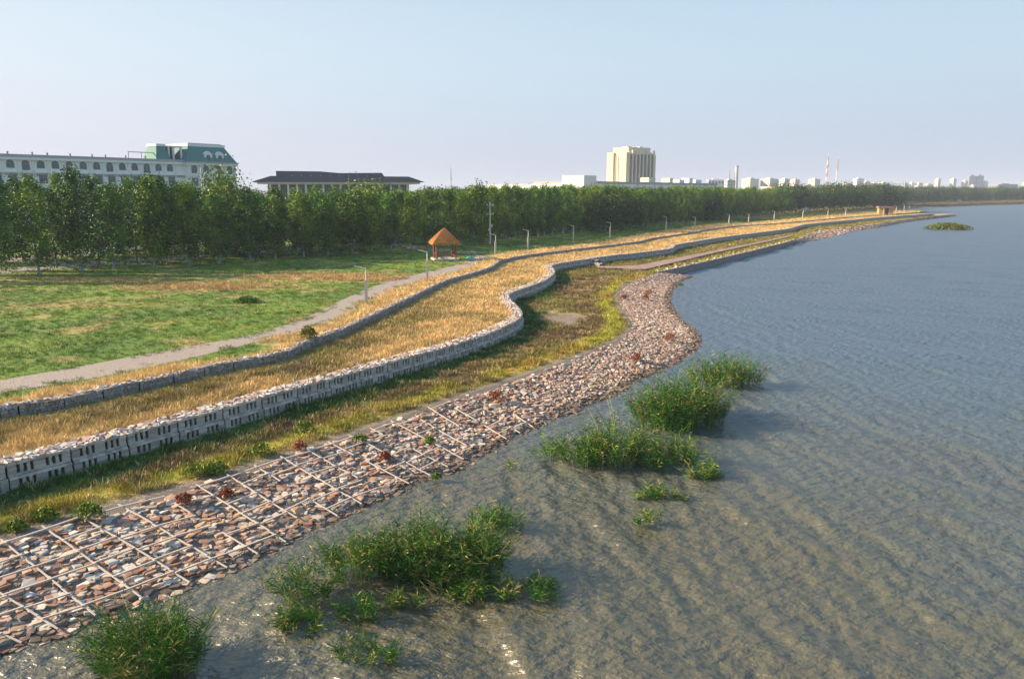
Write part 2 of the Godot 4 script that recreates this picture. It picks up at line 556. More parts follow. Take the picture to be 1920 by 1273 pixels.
# reeds standing in the water: bowed stems with narrow leaves
func reeds(at: Vector3, size: Vector3, stems: int, green: float, bare: float, label: String, group := "reed clumps standing in the water") -> void:
	var d := MeshData.new()
	for i in stems:
		var ang := rng.randf() * TAU
		var rad := sqrt(rng.randf())
		var o := Vector3(cos(ang) * rad * size.x * 0.44, -0.25, sin(ang) * rad * size.z * 0.44)
		o += Vector3(patch2.get_noise_2d(o.x * 20.0 + at.x, o.z * 20.0) * 0.5, 0, 0)
		if patch2.get_noise_2d((o.x + at.x) * 7.0 + 40.0, (o.z + at.z) * 7.0) < -0.12 and rng.randf() < 0.85: continue
		var h := size.y * rng.randf_range(0.5, 1.12) * (1.08 - 0.35 * rad * rad) * (0.95 + 0.7 * patch2.get_noise_2d((o.x + at.x) * 9.0, (o.z + at.z) * 9.0))
		var out := (Vector3(cos(ang), 0, sin(ang)) * (0.12 + rad * 0.35) + Vector3(-0.12, 0, 0.10) + Vector3(rng.randfn(), 0, rng.randfn()) * 0.25)
		var p: Array[Vector3] = [o]
		for k in range(1, 5):
			var t := k / 4.0
			p.append(o + out * h * 0.62 * t * t + Vector3(0, (h + 0.25) * (t - 0.22 * t * t), 0))
		var tone := Color(0.032, 0.125, 0.020).lerp(Color(0.12, 0.24, 0.028), rng.randf() * green)
		if rng.randf() < 0.18:
			tone = Color(0.30, 0.27, 0.08)
		d.col = jit(tone, 0.25)
		var face := rng.randf() * PI
		var sd := Vector3(cos(face), 0, sin(face)) * 0.010
		for k in 4:
			d.quad(p[k] - sd, p[k] + sd, p[k + 1] + sd * 0.8, p[k + 1] - sd * 0.8)
		for k in 11:
			var t := lerpf(0.28 + bare, 1.0, (k + rng.randf()) / 11.0)
			var f := t * 4.0
			var i0 := mini(int(f), 3)
			var b := p[i0].lerp(p[i0 + 1], f - i0)
			var la := rng.randf() * TAU
			var dir := (Vector3(cos(la), rng.randf_range(0.1, 1.5), sin(la)) + out * 0.5).normalized()
			var l := rng.randf_range(0.18, 0.42)
			var wd := dir.cross(Vector3(rng.randfn(), rng.randfn(), rng.randfn())).normalized() * rng.randf_range(0.009, 0.017)
			d.col = jit(tone, 0.3)
			if rng.randf() < 0.05:
				d.col = jit(Color(0.42, 0.38, 0.12), 0.3)
			d.tri(b, b + dir * l * 0.45 + wd, b + dir * l + Vector3(0, -0.04, 0))
			d.tri(b, b + dir * l + Vector3(0, -0.04, 0), b + dir * l * 0.45 - wd)
	var m := obj("reed_clump", d.mesh(), M.reed)
	m.position = Vector3(at.x, 0, at.z)
	tag(m, label, "reeds", group)

func sky_color(d: Vector3, sun: Vector3) -> Color:
	var e := maxf(d.y, 0.0)
	var low := Vector3(0.475, 0.525, 0.645)
	var mid := Vector3(0.468, 0.612, 0.730)
	var high := Vector3(0.275, 0.475, 0.700)
	var zen := Vector3(0.160, 0.345, 0.620)
	var c := low.lerp(mid, smoothstep(0.0, 0.17, e))
	c = c.lerp(high, smoothstep(0.14, 0.45, e))
	c = c.lerp(zen, smoothstep(0.40, 1.0, e))
	# air brightens and warms towards the sun
	var g := d.dot(sun)
	var w := pow(clampf(0.5 + 0.5 * g, 0.0, 1.0), 3.0)
	c += Vector3(0.47, 0.35, 0.26) * w * (1.0 - 0.55 * smoothstep(0.0, 0.4, e))
	c += Vector3(0.9, 0.75, 0.5) * pow(clampf(g, 0.0, 1.0), 24.0) * 0.6
	if d.y < 0.0:
		c = c.lerp(Vector3(0.20, 0.20, 0.17), clampf(-d.y * 6.0, 0.0, 1.0))
	c /= 2.25
	return Color(c.x, c.y, c.z)

func sky_panorama(sun: Vector3) -> ImageTexture:
	var w := 512; var h := 256
	var im := Image.create(w, h, false, Image.FORMAT_RGBF)
	for j in h:
		var th := PI * (j + 0.5) / h
		for i in w:
			var ph := TAU * (i + 0.5) / w
			im.set_pixel(i, j, sky_color(Vector3(sin(th) * sin(ph), cos(th), -sin(th) * cos(ph)), sun))
	return ImageTexture.create_from_image(im)

func _ready() -> void:
	rng.seed = 20240
	# ---- camera
	var cam := Camera3D.new()
	cam.name = "camera"
	add_child(cam)
	cam.position = Vector3(0, 13, 0)
	cam.rotation_degrees.x = -11.3
	cam.fov = 48.9
	cam.near = 0.5
	cam.far = 9000.0
	cam.current = true
	# ---- sky and air
	var sun_dir := Vector3(-0.91, 0.40, -0.06).normalized()
	var pano := PanoramaSkyMaterial.new()
	pano.panorama = sky_panorama(sun_dir)
	var env := Environment.new()
	env.background_mode = Environment.BG_SKY
	env.sky = Sky.new()
	env.sky.sky_material = pano
	env.tonemap_mode = Environment.TONE_MAPPER_LINEAR
	env.tonemap_exposure = 2.6
	env.sdfgi_enabled = true
	env.ssao_enabled = true
	env.ssil_enabled = true
	env.fog_enabled = true
	env.fog_density = 0.00022
	env.fog_light_color = Color(0.80, 0.86, 0.95)
	var we := WorldEnvironment.new()
	we.name = "air"
	we.environment = env
	add_child(we)
	# ---- sun
	var sun := DirectionalLight3D.new()
	sun.name = "sun"
	sun.light_color = Color(1.0, 0.89, 0.74)
	sun.light_energy = 1.6
	sun.light_angular_distance = 0.6
	sun.shadow_enabled = true
	add_child(sun)
	sun.look_at_from_position(sun_dir * 100.0, Vector3.ZERO)

	patch.noise_type = FastNoiseLite.TYPE_SIMPLEX_SMOOTH
	patch.frequency = 0.07; patch.fractal_octaves = 4; patch.seed = 4
	patch2.noise_type = FastNoiseLite.TYPE_SIMPLEX_SMOOTH
	patch2.frequency = 0.16; patch2.fractal_octaves = 3; patch2.seed = 11

	curves()
	materials()
	terrain()
	water()
	revetment()
	gabion_walls()
	deck_and_edge()
	buildings()
	skyline()
	trees()
	furniture()
	plants()
	grass()

func curves() -> void:
	C_wall = smooth(PackedVector2Array([Vector2(-22.48, -24.13), Vector2(-20.54, -28.56), Vector2(-19.38, -30.00), Vector2(-18.04, -31.93), Vector2(-16.66, -33.87), Vector2(-15.34, -35.58), Vector2(-14.16, -37.47), Vector2(-12.83, -39.45), Vector2(-11.17, -42.12), Vector2(-8.72, -45.73), Vector2(-5.85, -49.98), Vector2(-3.16, -54.25), Vector2(-0.86, -59.03), Vector2(0.55, -63.06), Vector2(0.97, -67.05), Vector2(0.41, -71.55), Vector2(-0.27, -75.90), Vector2(-0.17, -79.94), Vector2(1.52, -84.42), Vector2(3.92, -91.04), Vector2(5.37, -97.47), Vector2(5.99, -103.44), Vector2(5.78, -109.38), Vector2(7.13, -113.45), Vector2(9.59, -116.92), Vector2(12.65, -121.56), Vector2(17.28, -127.63), Vector2(23.62, -134.33), Vector2(30.42, -143.08), Vector2(33.59, -153.03), Vector2(39.73, -162.70), Vector2(46.18, -172.69), Vector2(55.94, -186.19), Vector2(71.43, -205.95), Vector2(81.75, -220.56), Vector2(96.60, -246.76), Vector2(127.21, -282.49), Vector2(148.36, -307.48), Vector2(173.62, -333.70), Vector2(203.56, -364.76)]), 8)
	C_upper = smooth(PackedVector2Array([Vector2(-28.42, -31.18), Vector2(-25.06, -35.47), Vector2(-23.16, -36.82), Vector2(-21.57, -39.15), Vector2(-19.66, -41.78), Vector2(-17.54, -44.91), Vector2(-14.98, -48.02), Vector2(-14.32, -52.14), Vector2(-13.04, -56.10), Vector2(-11.35, -65.75), Vector2(-9.72, -75.87), Vector2(-7.69, -87.92), Vector2(-4.95, -96.08), Vector2(-2.81, -103.62), Vector2(-1.62, -113.29), Vector2(1.12, -120.77), Vector2(4.02, -125.43), Vector2(8.43, -131.62), Vector2(16.99, -143.17), Vector2(21.26, -148.96), Vector2(26.72, -156.89), Vector2(31.49, -167.58), Vector2(44.56, -188.99), Vector2(58.43, -213.46), Vector2(70.87, -229.98), Vector2(83.48, -241.17), Vector2(105.59, -267.11), Vector2(137.83, -305.38), Vector2(164.07, -332.56), Vector2(195.41, -365.01)]), 8)
	C_path_low = smooth(PackedVector2Array([Vector2(-30.15, -33.19), Vector2(-26.91, -38.21), Vector2(-24.11, -40.93), Vector2(-20.96, -45.64), Vector2(-18.31, -50.94), Vector2(-16.15, -55.53), Vector2(-14.44, -62.34), Vector2(-13.95, -71.66), Vector2(-12.34, -81.78), Vector2(-8.63, -92.71), Vector2(-5.42, -103.88), Vector2(-3.25, -119.96)]), 8)
	C_path_up = smooth(PackedVector2Array([Vector2(-32.00, -35.35), Vector2(-28.72, -40.93), Vector2(-26.43, -43.91), Vector2(-23.18, -48.82), Vector2(-20.36, -52.45), Vector2(-18.31, -57.33), Vector2(-17.13, -64.01), Vector2(-16.39, -74.63), Vector2(-14.83, -86.14), Vector2(-11.18, -97.66), Vector2(-7.65, -109.28), Vector2(-5.92, -123.98)]), 8)
	C_top = smooth(PackedVector2Array([Vector2(-22.49, -16.94), Vector2(-20.33, -20.64), Vector2(-17.93, -24.43), Vector2(-16.08, -26.66), Vector2(-13.59, -28.90), Vector2(-11.10, -32.04), Vector2(-8.45, -35.32), Vector2(-4.00, -41.58), Vector2(1.81, -49.41), Vector2(6.11, -55.79), Vector2(9.05, -60.62), Vector2(10.74, -66.05), Vector2(11.13, -71.87), Vector2(11.48, -79.53), Vector2(12.47, -87.08), Vector2(15.22, -97.29), Vector2(21.90, -110.87)]), 10)
	C_water = smooth(PackedVector2Array([Vector2(-16.65, -16.27), Vector2(-14.52, -19.13), Vector2(-12.71, -20.97), Vector2(-10.36, -23.36), Vector2(-8.66, -25.51), Vector2(-6.59, -28.78), Vector2(-3.91, -32.31), Vector2(-0.28, -37.57), Vector2(4.99, -44.93), Vector2(9.14, -50.68), Vector2(14.10, -58.41), Vector2(16.65, -64.94), Vector2(17.45, -71.55), Vector2(17.77, -81.43), Vector2(19.31, -90.52), Vector2(22.91, -103.58), Vector2(27.80, -115.51)]), 10)
	C_edge = smooth(PackedVector2Array([Vector2(22.20, -111.61), Vector2(29.77, -122.62), Vector2(37.21, -133.83), Vector2(46.12, -147.25), Vector2(57.52, -165.19), Vector2(69.95, -184.96)]), 6)
	C_top2 = smooth(PackedVector2Array([Vector2(69.66, -185.97), Vector2(81.14, -207.47), Vector2(91.80, -226.73), Vector2(112.14, -251.73), Vector2(133.59, -276.03), Vector2(166.48, -319.66), Vector2(195.06, -352.36), Vector2(216.85, -377.01)]), 6)
	C_water2 = smooth(PackedVector2Array([Vector2(70.00, -185.26), Vector2(81.47, -201.47), Vector2(96.88, -223.40), Vector2(112.88, -247.27), Vector2(132.10, -270.72), Vector2(164.19, -314.18), Vector2(196.19, -352.85), Vector2(230.52, -392.96)]), 6)
	C_trees = smooth(PackedVector2Array([Vector2(-68.31, -77.83), Vector2(-61.33, -91.54), Vector2(-57.94, -96.37), Vector2(-53.81, -101.02), Vector2(-49.33, -104.62), Vector2(-44.98, -107.68), Vector2(-37.53, -114.38), Vector2(-28.90, -122.95), Vector2(-17.64, -137.83), Vector2(-6.47, -151.93), Vector2(4.80, -169.19), Vector2(19.16, -193.27), Vector2(37.11, -218.66), Vector2(61.45, -255.92), Vector2(75.99, -279.70), Vector2(102.09, -314.75), Vector2(131.22, -351.38)]), 6)

func materials() -> void:
	M.ground = vmat(0.95)
	M.ground.normal_enabled = true
	M.ground.normal_texture = bump_tex(0.03, 5, 21)
	M.ground.normal_scale = 0.8
	M.ground.uv1_triplanar = true
	M.ground.uv1_world_triplanar = true
	M.ground.uv1_scale = Vector3.ONE / 3.0
	M.grass = vmat(0.75, 0.45)
	M.leaf = vmat(0.6, 0.5)
	M.tree_leaf = []
	for c in [Color(1.0, 1.0, 1.0), Color(0.78, 0.86, 0.82), Color(1.12, 1.06, 0.85), Color(0.9, 0.97, 0.95)]:
		var tl := vmat(0.6, 0.24)
		tl.albedo_color = c
		M.tree_leaf.append(tl)
	M.reed = vmat(0.5, 0.4)
	M.bark = vmat(0.9)
	M.stone = vmat(0.9)
	M.stone.normal_enabled = true
	M.stone.normal_texture = bump_tex(0.02, 5, 33)
	M.stone.normal_scale = 0.7
	M.stone.uv1_triplanar = true
	M.stone.uv1_scale = Vector3.ONE * 1.5
	M.basket = vmat(0.92)
	M.basket.normal_enabled = true
	M.basket.normal_texture = M.stone.normal_texture
	M.basket.normal_scale = 0.6
	M.basket.uv1_triplanar = true
	M.basket.uv1_scale = Vector3.ONE * 1.2
	M.gravel = worn([lin(0.25, 0.21, 0.185), lin(0.36, 0.315, 0.285), lin(0.28, 0.24, 0.21), lin(0.42, 0.37, 0.335), lin(0.30, 0.245, 0.19)], 5.0, 0.04, 0.95, 1.2, 3)
	M.road = worn([lin(0.20, 0.19, 0.185), lin(0.27, 0.26, 0.25), lin(0.23, 0.22, 0.215)], 9.0, 0.02, 0.9, 0.3, 5)
	M.grit = worn([lin(0.13, 0.105, 0.085), lin(0.22, 0.185, 0.155), lin(0.16, 0.125, 0.10), lin(0.27, 0.235, 0.20)], 2.5, 0.05, 0.95, 1.0, 7)
	M.cage = worn([lin(0.42, 0.38, 0.335), lin(0.52, 0.475, 0.42), lin(0.36, 0.325, 0.29)], 1.0, 0.05, 0.9, 0.4, 9)
	M.concrete = worn([lin(0.42, 0.40, 0.35), lin(0.52, 0.49, 0.43), lin(0.46, 0.44, 0.385)], 2.0, 0.03, 0.85, 0.3, 13)
	M.white = worn([lin(0.68, 0.675, 0.68), lin(0.80, 0.795, 0.795), lin(0.73, 0.72, 0.725), lin(0.82, 0.82, 0.82)], 6.0, 0.03, 0.8, 0.0, 15)
	M.white_trim = worn([lin(0.64, 0.63, 0.63), lin(0.75, 0.74, 0.73)], 5.0, 0.04, 0.8, 0.0, 17)
	M.grey_trim = mat(lin(0.36, 0.33, 0.33), 0.85)
	M.glass = mat(lin(0.05, 0.085, 0.11), 0.22)
	M.glass_frame = mat(lin(0.20, 0.22, 0.24), 0.5)
	M.green_roof = worn([lin(0.035, 0.145, 0.145), lin(0.05, 0.19, 0.18), lin(0.04, 0.16, 0.165)], 3.0, 0.05, 0.75, 0.4, 19)
	M.dark = mat(lin(0.05, 0.045, 0.045), 0.8)
	M.navy = mat(lin(0.045, 0.056, 0.095), 0.55)
	M.cream = worn([lin(0.62, 0.52, 0.33), lin(0.68, 0.57, 0.37)], 20.0, 0.02, 0.85, 0.0, 23)
	M.pale_cream = mat(lin(0.62, 0.57, 0.45), 0.85)
	M.thatch = vmat(0.95)
	M.red_wood = worn([lin(0.16, 0.045, 0.03), lin(0.22, 0.065, 0.045)], 1.0, 0.05, 0.6, 0.2, 25)
	M.plank = vmat(0.85)
	M.lamp_metal = mat(lin(0.62, 0.60, 0.55), 0.45, 0.2)
	M.steel = mat(lin(0.45, 0.45, 0.46), 0.5, 0.5)

func terrain() -> void:
	var far_shore := PackedVector2Array([Vector2(215, -395), Vector2(222, -420), Vector2(240, -480), Vector2(262, -535), Vector2(300, -585), Vector2(345, -622), Vector2(420, -690), Vector2(500, -735), Vector2(650, -800), Vector2(900, -900), Vector2(1800, -1300), Vector2(4500, -1900)])
	var poly := C_upper.duplicate()
	poly.append_array(far_shore)
	poly.append_array([Vector2(4500, -6500), Vector2(-4500, -6500), Vector2(-4500, 300), Vector2(-40, 0)])
	tag(obj("ground", sheet(poly, 2.5, 0.8, upland_tint), M.ground), "grassy upland with a green lawn and straw-coloured drifts", "", "", "structure")
	# terrace between the two walls
	var bed := C_wall.duplicate()
	bed.append_array(rev(C_upper))
	tag(obj("terrace_ground", sheet(bed, 2.0, 0.6, bed_tint), M.ground), "terrace of golden dry grass between the two stone walls", "", "", "structure")
	# low berm between the lower wall and the stones
	var berm := C_top.duplicate()
	berm.append_array(C_edge)
	berm.append_array(C_top2)
	berm.append_array(rev(C_wall))
	tag(obj("berm_ground", sheet(berm, 1.0, 0.5, berm_tint), M.ground), "low weedy berm below the stone wall", "", "", "structure")
	# banks where the land runs down to the far water
	var a := PackedVector2Array([C_upper[-1], far_shore[0], far_shore[1], far_shore[2], far_shore[3], far_shore[4], far_shore[5], far_shore[6], far_shore[7], far_shore[8], far_shore[9], far_shore[10], far_shore[11]])
	var b := PackedVector2Array([Vector2(232, -396), Vector2(236, -415), Vector2(246, -440), Vector2(268, -490), Vector2(278, -525), Vector2(312, -568), Vector2(358, -606), Vector2(432, -676), Vector2(512, -720), Vector2(660, -783), Vector2(910, -880), Vector2(1810, -1275), Vector2(4510, -1870)])
	var bank_mat := worn([lin(0.085, 0.075, 0.055), lin(0.15, 0.11, 0.08), lin(0.11, 0.10, 0.055)], 30.0, 0.03, 0.95, 0.0, 27)
	var sand := worn([lin(0.34, 0.27, 0.20), lin(0.44, 0.37, 0.29), lin(0.30, 0.22, 0.16)], 12.0, 0.03, 0.95, 0.0, 29)
	tag(obj("far_bank", band(a, 2.5, b, -0.6), bank_mat), "brown bank of the far shore", "", "", "structure")
	var tip := PackedVector2Array([C_upper[-1], C_wall[-1], C_top2[-1], C_water2[-1], Vector2(232, -396), Vector2(215, -395)])
	tag(obj("spit_ground", sheet(tip, 0.95, 4.0, func(q): return Color(0.34, 0.25, 0.15)), M.ground), "sandy tip of the spit", "", "", "structure")
	tag(obj("spit_bank", band(PackedVector2Array([C_top2[-1], C_water2[-1], Vector2(232, -396)]), 1.0, PackedVector2Array([C_water2[-1] + Vector2(-1, 1), C_water2[-1] + Vector2(1.5, -0.5), Vector2(233, -397)]), -0.5), sand), "low bank round the tip of the spit", "", "", "structure")
	# paths and roads
	tag(obj("gravel_path", band(C_path_low, 2.512, C_path_up, 2.512, 2), M.gravel), "pale gravel path beside the golden strip", "", "", "structure")
	var bu := smooth(PackedVector2Array([Vector2(-5.25, -129.41), Vector2(-8.87, -134.09), Vector2(-15.83, -139.12), Vector2(-22.57, -155.10), Vector2(-28.79, -163.62), Vector2(-35.23, -155.10)]), 5)
	var bl := smooth(PackedVector2Array([Vector2(-3.36, -120.94), Vector2(-8.08, -126.10), Vector2(-15.52, -130.55), Vector2(-21.78, -144.54), Vector2(-27.24, -150.39), Vector2(-33.19, -145.96)]), 5)
	tag(obj("branch_path", band(bl, 2.508, bu, 2.508), M.gravel), "narrow path leading past the thatched shelter to the trees", "", "", "structure")
	var pu := smooth(PackedVector2Array([Vector2(-75.40, -86.14), Vector2(-67.22, -105.37), Vector2(-60.71, -113.93), Vector2(-52.13, -125.56), Vector2(-44.47, -135.94), Vector2(-34.18, -150.39), Vector2(-28.63, -162.72), Vector2(-7.72, -181.53), Vector2(5.62, -198.39)]), 5)
	var pl := smooth(PackedVector2Array([Vector2(-71.29, -81.32), Vector2(-64.07, -100.33), Vector2(-58.07, -108.88), Vector2(-49.84, -119.96), Vector2(-42.37, -129.41), Vector2(-32.56, -143.15), Vector2(-27.31, -155.10), Vector2(-7.45, -175.15), Vector2(5.40, -190.80)]), 5)
	tag(obj("promenade_path", band(pl, 2.504, pu, 2.504), M.road), "grey promenade under the front row of trees", "", "", "structure")
	var ru := smooth(PackedVector2Array([Vector2(-91.19, -104.62), Vector2(-81.27, -120.94), Vector2(-73.96, -143.15), Vector2(-62.95, -158.40), Vector2(-40.60, -175.15), Vector2(-21.62, -190.80), Vector2(5.93, -209.49), Vector2(32.17, -239.60)]), 5)
	var rl := smooth(PackedVector2Array([Vector2(-82.55, -94.50), Vector2(-74.66, -110.93), Vector2(-68.14, -131.71), Vector2(-58.64, -147.41), Vector2(-37.96, -163.62), Vector2(-20.34, -179.35), Vector2(5.58, -197.09), Vector2(30.25, -225.23)]), 5)
	tag(obj("tree_road", band(rl, 2.516, ru, 2.516), M.road), "grey road running behind the tree rows", "", "", "structure")

func wave(x: float, z: float, step: float) -> Vector3:
	# height and slope of the wind waves; crests run towards the shore
	var h := 0.0; var sx := 0.0; var sz := 0.0
	var near := clampf(1.0 - Vector2(x, z).length() / 700.0, 0.4, 1.0)
	var w1 := x * 0.35 + z * 0.22
	for k in waves.size():
		var q: Array = waves[k]
		var keep := smoothstep(2.2 * step, 4.2 * step, q[5])
		if keep <= 0.0: continue
		var ph: float = q[0] * x + q[1] * z + q[3] + sin(w1 * q[4] + k) * 0.9
		h += q[2] * keep * sin(ph)
		var co: float = q[2] * keep * cos(ph)
		sx += co * q[0]; sz += co * q[1]
	return Vector3(h, sx, sz) * near

var waves: Array = []

func water_bump() -> NoiseTexture2D:
	var t := bump_tex(0.0112, 5, 91, 2048, 8.0)
	(t.noise as FastNoiseLite).fractal_gain = 0.52
	return t

func water() -> void:
	var r := RandomNumberGenerator.new()
	r.seed = 77
	for k in 17:
		var l: float = [5.2, 3.9, 3.1, 2.6, 2.1, 1.7, 1.45, 1.2, 1.0, 0.85, 0.72, 7.0, 9.5, 12.0, 1.9, 16.0, 3.4][k]
		var ang := atan2(0.58, -0.81) + r.randf_range(-0.32, 0.32) * (1.0 + 1.2 / l)
		var kk := TAU / l
		waves.append([cos(ang) * kk, sin(ang) * kk, (0.006 if l > 6.0 else 0.0085 if l > 2.0 else 0.0115) * l, r.randf() * TAU, r.randf_range(0.5, 1.5), l])
	var xs := PackedFloat32Array(); var zs := PackedFloat32Array()
	var x := -90.0
	while x < 1500.0:
		xs.append(x)
		x += 0.19 if x > -18.0 and x < 24.0 else (0.19 + 0.0065 * minf(absf(x + 18.0), absf(x - 24.0)))
	xs.append(5000.0)
	var z := 12.0
	while z > -1500.0:
		zs.append(z)
		z -= 0.17 if z > -48.0 and z < -12.0 else (0.17 + 0.0085 * minf(absf(z + 48.0), absf(z + 12.0)))
	zs.append(-3500.0)
	var shallow := PackedVector2Array()
	var extra := {}
	for i in range(0, C_water.size(), 6): shallow.append(C_water[i])
	var v := PackedVector3Array(); var n := PackedVector3Array(); var c := PackedColorArray(); var idx := PackedInt32Array()
	for j in zs.size():
		for i in xs.size():
			var step := maxf(xs[mini(i + 1, xs.size() - 1)] - xs[i], absf(zs[mini(j + 1, zs.size() - 1)] - zs[j]))
			var w := wave(xs[i], zs[j], step)
			# waves die down in the shallows along the stones
			if xs[i] < 32.0 and xs[i] > -30.0 and zs[j] > -115.0:
				var ds := dist_to(shallow, Vector2(xs[i], zs[j]))
				w *= smoothstep(-0.5, 5.0, ds) * 0.8 + 0.2
				if ds < 11.0:
					# low breakers that have turned to run along the bank
					extra[v.size()] = 0.015 * smoothstep(11.0, 4.0, ds) * smoothstep(0.0, 1.2, ds) * sin(TAU * (ds / 1.55 + 0.55 * patch.get_noise_2d(xs[i] * 2.2, zs[j] * 2.2))) * (0.75 + 0.8 * patch2.get_noise_2d(xs[i], zs[j]))
			v.append(Vector3(xs[i], w.x, zs[j]))
			n.append(Vector3(-w.y, 1.0, -w.z).normalized())
			# silt stirred up near the bank
			var silt := clampf(1.25 - Vector2(xs[i] - 2.0, zs[j] + 22.0).length() / 34.0 + patch.get_noise_2d(xs[i] * 0.6, zs[j] * 0.6) * 0.35, 0.0, 1.0)
			c.append(Color(0.060, 0.090, 0.122).lerp(Color(0.072, 0.070, 0.038), silt))
	var wdt := xs.size()
	for key in extra:
		var k: int = key
		var i := k % wdt; var j := k / wdt
		if i == 0 or j == 0: continue
		var e: float = extra[k]
		var sx: float = (e - extra.get(k - 1, e)) / (xs[i] - xs[i - 1])
		var sz: float = (e - extra.get(k - wdt, e)) / (zs[j] - zs[j - 1])
		v[k].y += e
		n[k] = (n[k] / n[k].y - Vector3(sx, 0, sz)).normalized()
	for j in zs.size() - 1:
		for i in wdt - 1:
			var a := j * wdt + i
			idx.append_array([a, a + wdt + 1, a + 1, a, a + wdt, a + wdt + 1])
	var arr := []
	arr.resize(Mesh.ARRAY_MAX)
	arr[Mesh.ARRAY_VERTEX] = v; arr[Mesh.ARRAY_NORMAL] = n; arr[Mesh.ARRAY_COLOR] = c; arr[Mesh.ARRAY_INDEX] = idx
	var am := ArrayMesh.new()
	am.add_surface_from_arrays(Mesh.PRIMITIVE_TRIANGLES, arr)
	var m := vmat(0.4)
	m.metallic_specular = 0.72
	m.normal_enabled = true
	m.normal_texture = water_bump()
	m.normal_scale = 2.3
	m.uv1_triplanar = true
	m.uv1_world_triplanar = true
	m.uv1_scale = Vector3(1.0 / 21.0, 1.0 / 21.0, 1.0 / 14.0)
	tag(obj("water", am, m), "wind-rippled lake, muddy olive near the bank and blue-grey beyond", "", "", "structure")

func slope_at(s: float, t: float, tops: PackedVector2Array, lows: PackedVector2Array) -> Vector3:
	var i := clampi(int(s), 0, tops.size() - 2)
	var f := s - i
	var a := tops[i].lerp(tops[i + 1], f); var b := lows[i].lerp(lows[i + 1], f)
	var p := a.lerp(b, t)
	return Vector3(p.x, lerpf(1.0, 0.0, t), p.y)

